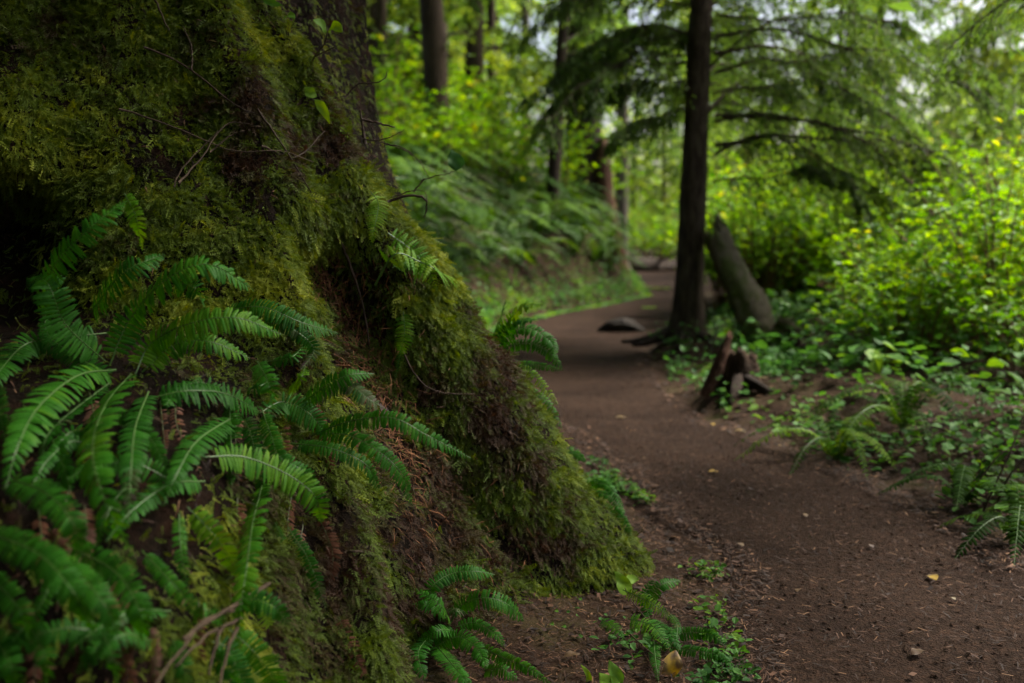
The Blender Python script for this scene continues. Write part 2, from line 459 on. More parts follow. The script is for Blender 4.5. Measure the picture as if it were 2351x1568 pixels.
BV = BVHTree.FromPolygons([tuple(v) for v in FV.reshape(-1, 3)], [tuple(f) for f in FF])
msk = (np.abs(GV[GF[:, 0], 0]) < 14) & (GV[GF[:, 0], 1] < 40)
BG = BVHTree.FromPolygons([tuple(v) for v in GV], [tuple(f) for f in GF[msk]])
def hit(px, py):
    d = ray(px, py); ln = np.linalg.norm(d)
    o = Vector(CAMP); dd = Vector(d / ln)
    a = BV.ray_cast(o, dd, 30); b_ = BG.ray_cast(o, dd, 60)
    da = a[3] if a[0] is not None else 1e9
    db = b_[3] if b_[0] is not None else 1e9
    return min(da, db, 60.0) / ln          # as world y depth
def S(px, py, off=0.0):
    """point a little way in front of the surface seen at this place"""
    return at(px, py, hit(px, py) - off)

def flare_n(th, z):
    e = 0.6
    a = flare_pt(th + e, z) - flare_pt(th - e, z)
    b_ = flare_pt(th, z + 0.02) - flare_pt(th, z - 0.02)
    return nrm(np.cross(a, b_))

# moss: feathery shoots in a dense coat
def moss_template(seed, n=6):
    q = np.random.default_rng(seed)
    V, F = [], []
    def leaf(b0, d, L, wd):
        d = d / np.linalg.norm(d)
        s = np.array([-d[1], d[0], 0]); i0 = len(V)
        V.extend([b0, b0 + d * L * .45 + s * wd * .6 + [0, 0, .02], b0 + d * L + [0, 0, -.05 * L], b0 + d * L * .45 - s * wd * .6])
        F.append((i0, i0 + 1, i0 + 2, i0 + 3))
    for u in np.linspace(0.05, 0.92, n):
        bend = np.array([0.10 * math.sin(u * 2 + seed), u, 0.1 * u - 0.22 * u * u])
        for sgn in (-1, 1):
            L = (0.36 - 0.24 * u) * q.uniform(.7, 1.2)
            leaf(bend, np.array([sgn * 0.9, 0.65 + 0.2 * q.random(), q.uniform(-.25, .35)]), L, 0.085)
    leaf(np.array([0.0, 0, 0]), np.array([0.0, 1, 0.02]), 1.08, 0.08)
    return np.array(V), F
def moss_fill(mb, n, dens_fn, size, seed):
    q = np.random.default_rng(seed)
    th = q.uniform(-128, 4, n); z = q.uniform(-0.05, 2.6, n)
    r = flare_r(th, z)
    keep = q.random(n) < np.clip(dens_fn(th, z) * r / 2.6, 0, 1)
    th, z = th[keep], z[keep]
    p = flare_pt(th, z); nr = flare_n(th, z)
    m_ = len(p)
    p = p + nr * (0.036 * (fbm(p * 9, 63, 2) - .45) + 0.018 * (vnoise(p * 28, 66) - .5))[:, None]
    down = np.array([0, 0, -1.0])
    dirv = nrm(nr * q.uniform(.3, .9, (m_, 1)) + down * q.uniform(.4, 1.3, (m_, 1)) + q.normal(0, .36, (m_, 3)))
    face = nrm(nr + q.normal(0, .35, (m_, 3)))
    sx = nrm(np.cross(dirv, face)); fz = np.cross(sx, dirv)
    sc = size * q.uniform(.55, 1.35, m_)[:, None]
    big = fbm(p * 2.6, 51, 3); sm = fbm(p * 11, 55, 2)
    tint = 0.45 + 1.7 * (big - 0.5) + 1.1 * (sm - 0.5) + q.normal(0, 0.13, m_)
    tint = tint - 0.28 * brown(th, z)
    which = q.integers(0, 4, m_)
    for k_ in range(4):
        s_ = which == k_
        V, F = moss_template(k_ + 1)
        mb.inst(V, F, p[s_] + nr[s_] * 0.002, sx[s_] * sc[s_], dirv[s_] * sc[s_], fz[s_] * sc[s_], 0, np.clip(tint[s_], .02, 1))
def ridge_c(z):
    return np.interp(z, [0, .7, 1.16, 1.63, 2.1], [-25, -30, -36, -44, -52])
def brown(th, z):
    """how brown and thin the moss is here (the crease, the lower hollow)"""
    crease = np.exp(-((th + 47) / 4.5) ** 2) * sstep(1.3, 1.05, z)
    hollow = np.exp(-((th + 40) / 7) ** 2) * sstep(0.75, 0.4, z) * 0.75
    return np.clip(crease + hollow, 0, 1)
def crease_only(th, z):
    return np.exp(-((th + 47.5) / 3.6) ** 2) * sstep(1.3, 1.05, z) * sstep(.25, .6, z)
def soil(th, z):
    """bare fern bank with dead fronds"""
    return sstep(-66, -72, th + 4 * np.sin(z * 6)) * sstep(0.98, 0.86, z)
def moss_d(th, z):
    a = np.radians(th)
    p = np.stack([np.cos(a) * 2, np.sin(a) * 2, z], -1)
    d = 0.75 + 0.9 * sstep(0.34, 0.55, fbm(p * 3.2, 61, 3))
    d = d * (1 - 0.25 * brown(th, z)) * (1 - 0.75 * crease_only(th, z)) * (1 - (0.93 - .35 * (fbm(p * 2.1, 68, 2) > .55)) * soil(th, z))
    notch = sstep(-72, -80, th) * sstep(0.92, 1.02, z) * sstep(1.38, 1.25, z)
    d = d * (1 - 0.85 * notch)
    bare = sstep(1.05, 1.2, z) * sstep(ridge_c(z) + 3, ridge_c(z) + 9, th)
    return d * (1 - 0.95 * bare)
mb = MB()
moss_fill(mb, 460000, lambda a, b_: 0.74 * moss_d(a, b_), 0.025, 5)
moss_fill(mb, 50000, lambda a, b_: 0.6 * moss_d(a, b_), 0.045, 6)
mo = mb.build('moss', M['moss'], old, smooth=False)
tag(mo, kind='stuff')

# hanging fibres and needles caught in the crease and along the bare ridge
def strands(n, thr, zr, L, seed, cond):
    q = np.random.default_rng(seed); m_ = MB()
    th = q.uniform(*thr, n); z = q.uniform(*zr, n)
    kp = q.random(n) < cond(th, z)
    th, z = th[kp], z[kp]
    p = flare_pt(th, z); nr = flare_n(th, z)
    k_ = len(p)
    d = nrm(nr * q.uniform(0, .35, (k_, 1)) + np.array([0, 0, -1.0]) * q.uniform(.2, 1, (k_, 1)) + q.normal(0, .45, (k_, 3)))
    s = nrm(np.cross(d, nr))
    ln = L * q.uniform(.3, 1.3, k_)[:, None]
    tv = [(-.5, 0, 0), (.5, 0, 0), (.4, .5, .08), (-.4, .5, .08), (.1, 1, 0), (-.1, 1, 0)]
    m_.inst(tv, [(0, 1, 2, 3), (3, 2, 4, 5)], p + nr * q.uniform(.002, .02, (k_, 1)), s * q.uniform(.0015, .0035, (k_, 1)), d * ln, nr * ln, 0, q.random(k_))
    return m_
mb = strands(6000, (-56, -36), (0.1, 1.25), 0.06, 71, lambda a, b_: np.clip(crease_only(a, b_) + .12 * brown(a, b_), 0, 1))
mb.build('root_fibres', M['fibre'], old, smooth=False).__setitem__('kind', 'stuff')
mb = strands(26000, (-128, 0), (0, 2.5), 0.03, 72, lambda a, b_: 0.12 + 0.85 * np.maximum(soil(a, b_), sstep(1.05, 1.2, b_) * sstep(ridge_c(b_) + 2, ridge_c(b_) + 7, a) * sstep(ridge_c(b_) + 22, ridge_c(b_) + 15, a)) * .7)
mb.build('bark_litter', M['litter'], old, smooth=False).__setitem__('kind', 'stuff')

# ------------------------------------------------------------------ foliage makers
def conifer(seed, H, r0, z0, z1, nb, Lmax, Lmin, ntw, nl, leaf, wid, droop=0.4, mats=('farneedle', 'farbark'), az=None, lift=0.15, bare=0.12, trunk=True, lean=(0, 0), tw=0.42, gap=0.0, tbase=0.5, tips=0.0, lsc=None, brk=1.0, extra=(), exd=None):
    """returns (trunk MB, crown MB) around the origin"""
    q = np.random.default_rng(seed)
    tk, cr = MB(), MB()
    zt = np.concatenate([np.linspace(-1.3, 2, 18), np.linspace(2.4, H, 22)])
    px = lean[0] * zt; py = lean[1] * zt
    rad = r0 * (np.interp(zt, [0, H], [1, 0.12]) + 0.75 * np.exp(-np.maximum(zt, -0.1) / 0.22) * 0.8)
    tk.tube(np.stack([px + 0.02 * r0 * np.sin(zt), py, zt], -1), rad, 18, rough=0.10)
    for b_ in range(nb + len(extra)):
        f = (min(b_, nb - 1) + q.random()) / nb
        z = z0 + (z1 - z0) * f
        L = (Lmax + (Lmin - Lmax) * f) * q.uniform(.65, 1.15)
        a = q.uniform(0, 2 * math.pi) if az is None else az(q)
        if gap and q.random() < gap: continue
        if lsc is not None: L = L * lsc(a)
        u = np.linspace(0, 1, 12)
        dr = droop * q.uniform(.6, 1.4); lf = lift * q.uniform(.3, 1.6)
        rr = L * u
        sw = q.uniform(-.25, .25)
        ang = a + sw * u
        bz = z + L * (lf * np.sin(u * 2.2) * 1.0 - dr * u ** 2)
        bp = np.stack([lean[0] * z + np.cos(ang) * rr, lean[1] * z + np.sin(ang) * rr, bz], -1)
        if b_ >= nb:
            ntw, nl = exd or (ntw, nl); bp = curve(extra[b_ - nb], 12);  L = float(np.sum(np.linalg.norm(np.diff(bp, axis=0), axis=1)))
        cr.tube(bp, np.interp(u, [0, 1], [(0.008 + 0.011 * L) * brk, 0.003 * brk]), 5, 1, 0.5, cap=False)
        # twigs
        ut = np.sort(q.uniform(bare if b_ < nb else .05, 1, ntw))
        tp = np.stack([np.interp(ut, u, bp[:, c]) for c in range(3)], -1)
        tg = nrm(np.stack([np.interp(ut, u, np.gradient(bp[:, c])) for c in range(3)], -1))
        sd = nrm(np.cross(tg, np.array([0, 0, 1.0]))) * np.where(np.arange(ntw) % 2, 1, -1)[:, None]
        tl = L * (tw if b_ < nb else tw * .8) * (1.12 - ut) * q.uniform(.3, 1.35, ntw)
        tl = np.maximum(tl, 0.14 * min(L, 2))
        td = nrm(sd * q.uniform(.5, 1, (ntw, 1)) + tg * q.uniform(.4, .9, (ntw, 1)) + np.array([0, 0, -1.0]) * q.uniform(.0, .5, (ntw, 1)))
        if b_ >= nb: td = nrm(sd * q.uniform(.25, .9, (ntw, 1)) + tg * q.uniform(.2, .9, (ntw, 1)) + np.array([0, 0, -1.0]) * q.uniform(.1, 1.1, (ntw, 1)))
        v = np.linspace(.06, 1, nl)
        base = tp[:, None] + td[:, None] * (tl[:, None] * v)[..., None]
        base[..., 2] -= 0.35 * tl[:, None] * v ** 2 * q.uniform(.3, 1.6, (ntw, 1))
        base = base.reshape(-1, 3)
        m_ = len(base)
        base = base + q.normal(0, leaf * .25, (m_, 3))
        tdr = np.repeat(td, nl, 0)
        up = nrm(np.array([0, 0, 1.0]) + q.normal(0, .35, (m_, 3)))
        sd2 = nrm(np.cross(tdr, up)) * np.where(q.random(m_) < .5, 1, -1)[:, None]
        dl = nrm(tdr * q.uniform(.3, 1, (m_, 1)) + sd2 * q.uniform(.3, 1, (m_, 1)) + np.array([0, 0, -1.0]) * q.uniform(0, .5, (m_, 1)))
        ws = nrm(np.cross(dl, up)); nn = np.cross(ws, dl)
        s = leaf * q.uniform(.6, 1.4, m_)[:, None]
        tint = tbase + q.normal(0, .12) + q.normal(0, .12, m_) + tips * np.repeat(np.broadcast_to(ut[:, None], (ntw, nl)).ravel()[:, None], 1, 1).ravel()
        cr.inst([(0, 0, 0), (.5, .45, .06), (0, 1, -.08), (-.5, .45, .06)], [(0, 1, 2, 3)], base, ws * s * wid, dl * s, nn * s, 0, np.clip(tint, 0, 1))
        # twig wood
        w4 = np.array([(-.5, 0, 0), (.5, 0, 0), (.2, 1, -.2), (-.2, 1, -.2)])
        cr.inst(w4, [(0, 1, 2, 3)], tp, nrm(np.cross(td, np.array([0.3, -1.0, 0.2]))) * 0.008, td * tl[:, None] * .9, np.tile([[0, 0, 1.0]], (ntw, 1)) * tl[:, None], 1, 0.5)
    return tk, cr
def place_tree(name, tk, cr, loc, label, cat='tree', group=None, mats=('farneedle', 'farbark'), rz=0.0, trunkmat=None):
    o = empty(name, loc, label, cat, group)
    o.rotation_euler = (0, 0, rz)
    for nm, b_, ml in (('trunk', tk, [M[trunkmat or mats[1]]]), ('crown', cr, [M[mats[0]], M[mats[1]]])):
        c = bpy.data.objects.new(nm, b_.mesh(nm, ml, smooth=(nm == 'trunk')))
        COL.objects.link(c); c.parent = o
    return o

# crown of the old tree, out of view, made wide and dense to shade the roots
tk, cr = conifer(301, 26, 0.9, 5.4, 18, 135, 7.6, 3.0, 28, 17, 0.27, 0.6, droop=0.25, tbase=0.3)
c = bpy.data.objects.new('crown', cr.mesh('crown', [M['farneedle'], M['farbark']], False)); COL.objects.link(c); c.parent = old


# ------------------------------------------------------------------ fern fronds
def pinna_template(lady=False):
    if lady:
        us = np.linspace(0, 1, 13)
        ws = np.where(np.arange(13) % 2 == 1, 1.0, 0.42) * np.interp(us, [0, .15, .6, 1], [.8, 1.0, .7, .06])
    else:
        us = np.array([0, .12, .35, .62, .85, 1.0])
        ws = np.array([.6, .95, 1.0, .95, .72, .12])
    V = []
    for u, w_ in zip(us, ws):
        V += [(-w_ * .5, u, 0), (0, u, -0.10 * w_), (w_ * .5, u, 0)]
    F = []
    for a in range(len(us) - 1):
        b = a * 3
        F += [(b, b + 1, b + 4, b + 3), (b + 1, b + 2, b + 5, b + 4)]
    return np.array(V), F
PT = {False: pinna_template(False), True: pinna_template(True)}
PLOW = (np.array([(-.5, .0, 0), (.5, 0, 0), (.5, .55, 0), (-.5, .55, 0), (0.05, 1, 0), (-.05, 1, 0)]), [(0, 1, 2, 3), (3, 2, 4, 5)])
def frond(mb, P, width, nrml, npin=30, droop=0.25, tint=0.5, lady=False, low=False, tipbrown=0.0, dead=False, start=0.08, miss=0.02, seed=None):
    """pinnate frond along the points P; width is the full width"""
    q = np.random.default_rng(seed if seed is not None else int(abs(P[0][0] * 7919 + P[-1][2] * 104729) * 1000) % 99991)
    C = curve(P, 40)
    seg = np.r_[0, np.cumsum(np.linalg.norm(np.diff(C, axis=0), axis=1))]
    L = seg[-1]; tt = seg / L
    f = np.linspace(start, 0.995, npin)
    pos = np.stack([np.interp(f, tt, C[:, c]) for c in range(3)], -1)
    tan = nrm(np.stack([np.interp(f, tt, np.gradient(C[:, c])) for c in range(3)], -1))
    nv = nrm(np.asarray(nrml, float))
    side = nrm(np.cross(tan, nv)); up = np.cross(side, tan)
    prof = np.interp(f, [0, .05, .25, .5, .75, .92, 1], [.42, .75, .98, 1.0, .88, .48, .10])
    if lady:
        prof = np.interp(f, [0, .1, .3, .5, .8, 1], [.5, .85, 1, .85, .4, .04])
    sp = L * (1 - start) / npin
    for sg in (-1, 1):
        k = npin
        keep = q.random(k) > miss
        an = np.radians(np.interp(f, [0, .6, 1], [4, 12, 44]) + q.normal(0, 5, k))
        d = side * sg * np.cos(an)[:, None] + tan * np.sin(an)[:, None]
        ln = 0.5 * width * prof * q.uniform(.88, 1.08, k)
        el = q.normal(0.12, 0.13, k)
        d = nrm(d + up * el[:, None])
        w_ = np.minimum(sp * (0.90 if not lady else 1.2), ln * 0.40)
        x = nrm(tan - d * (tan * d).sum(-1, keepdims=True))
        z = np.cross(x, d) * sg
        tv, tf = PLOW if low else PT[lady]
        tv2 = tv.copy()
        tv2[:, 2] = tv2[:, 2] - 0.0
        tn = tint + q.normal(0, .05, k) - tipbrown * sstep(.55, 1, f)
        n0 = mb.n
        pp = pos + sp * .5 * sg * 0.4 * tan
        mb.inst(tv2, tf, pp[keep], x[keep] * w_[keep][:, None], d[keep] * ln[keep][:, None], z[keep] * w_[keep][:, None], 0, np.clip(tn[keep], 0, 1))
        # droop of the tips
        V = mb.V[-1].reshape(-1, len(tv), 3)
        u = tv[:, 1][None, :, None]
        V -= up[keep][:, None, :] * (droop * ln[keep])[:, None, None] * u ** 2
        V[:, :, 2] -= (0.12 * ln[keep])[:, None] * tv[:, 1][None] ** 2
        mb.V[-1] = V.reshape(-1, 3)
    mb.tube(C + 0.0006, np.interp(np.linspace(0, 1, 40), [0, 1], [0.0022, 0.0006]) * (L / 0.4) ** .5, 4, 1, 0.3 if dead else 0.8, cap=False)

def traced_fern(name, label, crown, fronds, group=None, cat='fern', lady=False, clip=0.12):
    """fronds: (points in photo pixels, width in photo pixels, tint, extras)"""
    base = S(*crown, 0.0)
    o = empty(name, tuple(base), label, cat, group)
    yb = base[1]
    for fr in fronds:
        pts, wd, tint = fr[0], fr[1], fr[2]
        ex = fr[3] if len(fr) > 3 else {}
        arch = ex.get('arch', 0.10)
        n = len(pts)
        us = np.linspace(0, 1, n)
        hy = np.array([hit(*p) for p in pts])
        hy = np.minimum(hy, yb + ex.get('clip', clip))
        off = ex.get('off', 0.025) + arch * np.sin(us * math.pi * 0.85)
        P = [at(p[0], p[1], h - f) for p, h, f in zip(pts, hy, off)]
        wid = 1.0 * wd / 2286.0 * P[n // 2][1]
        nv = np.array([ex.get('nx', random.uniform(-.3, .3)), -0.75, ex.get('nz', random.uniform(.35, .8))])
        m_ = MB()
        L = np.sum(np.linalg.norm(np.diff(np.array(P), axis=0), axis=1))
        npin = ex.get('n', int(np.clip(L / max(0.0085, wid * 0.10), 12, 44)))
        frond(m_, P, wid, nv, npin, ex.get('droop', .22), tint, lady or ex.get('lady', False), tipbrown=ex.get('tb', 0), dead=ex.get('dead', False))
        p_ = m_.build('frond', [M['dead'] if ex.get('dead') else M['fern'], M['rib']], o, smooth=False)
        if ex.get('lab'): p_['label'] = ex['lab']
    return o

GF1 = 'sword ferns rooted on the mossy buttress'
traced_fern('sword_fern', 'largest sword fern with long arching fronds on the bare root bank at far left', (275, 850), [
    ([(250, 840), (300, 730), (385, 640), (480, 608), (580, 665)], 92, .55, dict(arch=.14)),
    ([(240, 830), (150, 745), (108, 650), (62, 640)], 95, .5, dict(clip=.02)),
    ([(100, 740), (120, 620), (200, 530), (285, 462)], 95, .52, dict(clip=.02)),
    ([(285, 445), (312, 500), (326, 575)], 46, .85, dict(off=.06)),
    ([(205, 720), (285, 625), (375, 585)], 85, .42, dict()),
    ([(310, 860), (345, 790), (430, 745), (540, 730), (645, 768)], 84, .72, dict(arch=.15)),
    ([(325, 855), (400, 792), (480, 785), (572, 822)], 70, .68),
    ([(400, 650), (445, 660), (472, 705)], 62, .5),
    ([(250, 765), (150, 775), (60, 790), (0, 850), (-30, 900)], 82, .42),
    ([(265, 850), (180, 862), (92, 930), (42, 1020), (12, 1120)], 108, .58, dict(arch=.18)),
    ([(300, 860), (242, 930), (212, 1030), (240, 1150), (310, 1290)], 112, .6, dict(arch=.2)),
    ([(340, 900), (310, 980), (300, 1080), (295, 1200)], 82, .33, dict(tb=.12)),
    ([(345, 915), (430, 898), (520, 905), (595, 945)], 85, .36, dict()),
    ([(260, 870), (120, 780), (100, 720)], 60, .36, dict()),
    ([(250, 880), (120, 985), (95, 1060)], 60, .3, dict(arch=.04)),
    ([(-40, 860), (-5, 940), (10, 1010)], 80, .35),
], GF1)
traced_fern('sword_fern', 'middle sword fern with bright drooping fronds above the brown dead fronds on the root bank', (520, 1000), [
    ([(540, 955), (455, 1010), (410, 1080), (375, 1160)], 86, .42),
    ([(470, 1050), (560, 1050), (660, 1090), (722, 1140), (740, 1198)], 84, .74, dict(arch=.16)),
    ([(590, 830), (618, 885), (625, 935)], 58, .5),
    ([(600, 940), (622, 1000), (642, 1050), (700, 1085), (735, 1135)], 48, .5),
    ([(605, 1100), (580, 1200), (566, 1300), (552, 1400), (550, 1480)], 78, .62, dict(arch=.16)),
    ([(430, 1165), (500, 1240), (560, 1340)], 66, .8, dict(arch=.05, lab='yellowing frond')),
    ([(410, 1180), (415, 1270), (432, 1350)], 38, .6, dict(arch=.05)),
    ([(325, 1265), (400, 1345), (465, 1420)], 48, .55, dict(arch=.06)),
    ([(440, 1420), (470, 1400), (520, 1430)], 45, .42),
    ([(595, 1370), (608, 1400), (618, 1440)], 50, .88, dict(arch=.03)),
    ([(660, 1210), (710, 1290), (748, 1400)], 40, .28, dict(arch=.04, tb=.3, lab='frond turning purple brown')),
    ([(620, 1180), (650, 1240), (640, 1210)], 20, .5),
], GF1)
traced_fern('sword_fern', 'dark sword fern high on the root bank edge with a purplish withered tip', (560, 740), [
    ([(510, 715), (600, 705), (690, 740), (775, 765)], 60, .42, dict(tb=.1)),
    ([(600, 740), (660, 750), (720, 800), (690, 850)], 40, .3, dict(tb=.3)),
    ([(620, 830), (670, 820), (700, 790)], 42, .4),
    ([(560, 900), (600, 885), (640, 860)], 40, .36),
], GF1)
traced_fern('sword_fern', 'sword fern on the near root with narrow fronds reaching over the crease', (690, 1000), [
    ([(715, 1000), (800, 968), (900, 960), (980, 1000), (1080, 1052)], 52, .5, dict(arch=.16, clip=.05)),
    ([(718, 995), (800, 1000), (870, 1038), (922, 1090), (946, 1158)], 56, .52, dict(arch=.16, clip=.05)),
    ([(668, 1018), (760, 1030), (840, 1068), (872, 1130)], 46, .5, dict(arch=.12, clip=.05)),
    ([(678, 940), (740, 890), (800, 862), (858, 858)], 55, .46, dict(clip=.05)),
    ([(700, 930), (790, 885), (850, 920), (900, 950)], 52, .22, dict(tb=.3, clip=.05, lab='yellowed frond with a brown tip')),
    ([(660, 900), (690, 870), (700, 840)], 40, .8, dict(clip=.05)),
], GF1)
traced_fern('sword_fern', 'sword fern in the bottom left corner with a fan of overlapping dark fronds', (-60, 1220), [
    ([(20, 1100), (100, 1130), (160, 1190), (188, 1270)], 92, .46, dict(arch=.12)),
    ([(-40, 1220), (80, 1268), (160, 1350), (222, 1460)], 100, .46, dict(arch=.15)),
    ([(40, 1240), (170, 1315), (240, 1390), (272, 1460)], 84, .5, dict(arch=.15)),
    ([(150, 1250), (265, 1315), (318, 1400), (325, 1475)], 86, .46, dict(arch=.12)),
    ([(-40, 1310), (40, 1395), (68, 1480)], 76, .52, dict(arch=.1)),
    ([(60, 1430), (100, 1500), (105, 1590)], 64, .34),
    ([(225, 1440), (255, 1500), (270, 1580)], 52, .3),
    ([(-30, 1450), (20, 1520), (40, 1600)], 80, .36),
], GF1)
traced_fern('sword_fern', 'sword fern frond group poking up from the bottom edge below the bare branches', (500, 1430), [
    ([(525, 1445), (590, 1505), (650, 1590)], 84, .62, dict(arch=.06)),
    ([(480, 1500), (530, 1540), (560, 1600)], 60, .36),
    ([(395, 1470), (420, 1530), (425, 1600)], 55, .3),
], GF1)
# shorter, shaded fronds underneath
fl = random.Random(31)
def filler(crown, n, spread, label):
    fr = []
    for k in range(n):
        a = fl.uniform(-.6, 3.7); L = fl.uniform(130, 290)
        x0, y0 = crown[0] + fl.uniform(-spread, spread), crown[1] + fl.uniform(-spread * .6, spread * .6)
        dx, dy = math.cos(a) * L, math.sin(a) * L * .55
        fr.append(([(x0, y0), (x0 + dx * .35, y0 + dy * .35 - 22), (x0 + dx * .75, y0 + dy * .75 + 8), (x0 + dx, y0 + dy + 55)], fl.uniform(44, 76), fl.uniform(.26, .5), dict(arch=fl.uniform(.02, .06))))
    traced_fern('sword_fern', label, crown, fr, GF1)
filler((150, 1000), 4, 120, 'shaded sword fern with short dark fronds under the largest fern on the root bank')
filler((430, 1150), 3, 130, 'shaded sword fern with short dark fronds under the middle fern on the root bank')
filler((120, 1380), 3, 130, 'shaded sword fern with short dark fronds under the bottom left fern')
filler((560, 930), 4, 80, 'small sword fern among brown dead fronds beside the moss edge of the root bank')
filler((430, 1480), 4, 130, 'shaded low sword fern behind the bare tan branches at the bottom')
# dead brown fronds hanging on the bank
dq = random.Random(4)
for k in range(26):
    x0, y0 = dq.uniform(20, 800), dq.uniform(840, 1440)
    pts = [(x0, y0), (x0 + dq.uniform(-10, 40), y0 + dq.uniform(60, 90)), (x0 + dq.uniform(-20, 70), y0 + dq.uniform(130, 210))]
    b_ = S(*pts[0])
    m_ = MB()
    P = [S(p[0], p[1], .015) for p in pts]
    frond(m_, P, dq.uniform(32, 55) / 2286 * P[1][1], (dq.uniform(-.5, .5), -.7, .4), 22, .4, dq.uniform(.1, .9), dead=True, miss=.2)
    o = m_.build('dead_fern_frond', [M['dead'], M['rib']], None, False)
    tag(o, 'withered reddish brown fern frond hanging flat against the bare root bank', 'dead frond', 'dead fronds on the root bank')

traced_fern('sword_fern', 'glossy sword fern at the foot of the tree in the hollow between two mossy roots', (1030, 1440), [
    ([(1000, 1390), (990, 1350), (1035, 1318), (1090, 1312), (1135, 1320)], 46, .42, dict(arch=.10)),
    ([(1035, 1428), (1062, 1388), (1110, 1373), (1160, 1385), (1203, 1425)], 52, .52, dict(arch=.14)),
    ([(1032, 1425), (1010, 1390), (952, 1352)], 44, .58, dict(clip=.0)),
    ([(1022, 1420), (985, 1392), (945, 1388)], 38, .5, dict(clip=.0)),
    ([(1045, 1440), (1090, 1430), (1140, 1458), (1158, 1485)], 36, .5),
    ([(1045, 1450), (1010, 1447), (960, 1468)], 40, .45, dict(clip=.0)),
    ([(990, 1490), (1050, 1462), (1095, 1490), (1118, 1535)], 52, .52, dict(arch=.12)),
    ([(1090, 1478), (1150, 1508), (1205, 1530), (1265, 1570)], 38, .62),
    ([(1000, 1480), (1045, 1535), (1085, 1580)], 58, .5),
    ([(1110, 1540), (1150, 1535), (1190, 1560)], 42, .55),
    ([(1010, 1400), (1050, 1405), (1075, 1398)], 26, .1, dict(lab='small browned frond')),
    ([(985, 1460), (960, 1500), (975, 1560)], 50, .35, dict(clip=.0)),
], 'sword ferns at the foot of the tree')
traced_fern('sword_fern', 'small dark sword fern at the tip of the right root beside the path', (1530, 1420), [
    ([(1490, 1420), (1480, 1370), (1500, 1330)], 34, .42, dict(arch=.05)),
    ([(1485, 1395), (1515, 1345), (1562, 1332)], 36, .46, dict(arch=.06)),
    ([(1515, 1460), (1600, 1452), (1640, 1462), (1672, 1485)], 36, .48),
    ([(1510, 1480), (1600, 1495), (1650, 1505), (1692, 1538)], 38, .46),
    ([(1490, 1420), (1535, 1450), (1562, 1495)], 40, .36),
    ([(1500, 1470), (1505, 1520), (1512, 1570)], 32, .45),
    ([(1540, 1410), (1555, 1440), (1550, 1480)], 24, .3),
], 'sword ferns at the foot of the tree')
traced_fern('lady_fern', 'bright lacy lady fern leaning over the small dark fern at the root tip', (1500, 1500), [
    ([(1430, 1355), (1500, 1388), (1570, 1445)], 38, .82, dict(arch=.08)),
    ([(1440, 1420), (1500, 1440), (1545, 1500)], 60, .7, dict(arch=.06)),
    ([(1380, 1420), (1420, 1450), (1440, 1490)], 44, .6),
], lady=True)
traced_fern('lady_fern', 'lacy light green lady fern spreading over the right mossy ridge', (790, 640), [
    ([(860, 655), (905, 585), (960, 600), (1010, 625), (1060, 662), (1115, 712)], 100, .86, dict(arch=.10, clip=.9, off=.09, nx=.3)),
    ([(890, 535), (945, 575), (985, 625), (1005, 670)], 84, .8, dict(arch=.06, clip=.9, off=.07)),
    ([(900, 615), (950, 600), (985, 620)], 40, .75, dict(arch=.04, clip=.9)),
], lady=True)
traced_fern('lady_fern', 'tiny yellow green fern frond hanging at the top of the right ridge', (850, 430), [
    ([(850, 440), (868, 470), (858, 530), (850, 565)], 62, .95, dict(arch=.03, clip=.9, off=.07)),
], lady=True)
traced_fern('lady_fern', 'thin fern frond hanging in the reddish crease between the two roots', (925, 715), [
    ([(925, 715), (928, 770), (912, 840)], 54, .78, dict(arch=.03, clip=.9)),
    ([(920, 790), (915, 830), (905, 880)], 26, .62, dict(arch=.02, clip=.9)),
], lady=True)
def edge_fern(name, label, crown, Y, fronds, group=None):
    o = empty(name, tuple(at(*crown, Y)), label, 'fern', group)
    for pts, wd, tint in fronds:
        us = np.linspace(0, 1, len(pts))
        P = [at(p[0], p[1], Y - 0.18 * u) for p, u in zip(pts, us)]
        m_ = MB()
        frond(m_, P, wd / 2286 * Y, (random.uniform(-.3, .3), -.75, random.uniform(.4, .8)), 26, .25, tint)
        m_.build('frond', [M['fern'], M['rib']], o, False)
    return o
edge_fern('sword_fern', 'sword fern behind the right root with fronds spilling over the path', (1120, 830), 4.0, [
    ([(1125, 800), (1190, 712), (1250, 697)], 40, .84), ([(1130, 800), (1200, 752), (1260, 780), (1278, 815)], 46, .5),
    ([(1130, 810), (1200, 788), (1250, 800), (1292, 848)], 36, .48), ([(1130, 820), (1210, 850), (1258, 900), (1282, 932)], 28, .86),
    ([(1140, 830), (1230, 838), (1292, 850)], 24, .5), ([(1150, 880), (1240, 908), (1292, 985)], 28, .56),
    ([(1130, 780), (1150, 730), (1160, 690)], 36, .4), ([(1130, 800), (1180, 740), (1230, 735)], 40, .4), ([(1150, 860), (1200, 880), (1230, 930)], 34, .45)])
edge_fern('sword_fern', 'tiny fern behind the lower slope of the right root at the path edge', (1350, 1130), 3.75, [
    ([(1330, 1120), (1390, 1112), (1432, 1165)], 26, .5), ([(1340, 1130), (1400, 1140), (1440, 1195)], 26, .45),
    ([(1290, 1040), (1320, 1040), (1345, 1060)], 24, .5), ([(1360, 1150), (1420, 1180), (1450, 1230)], 26, .45)])

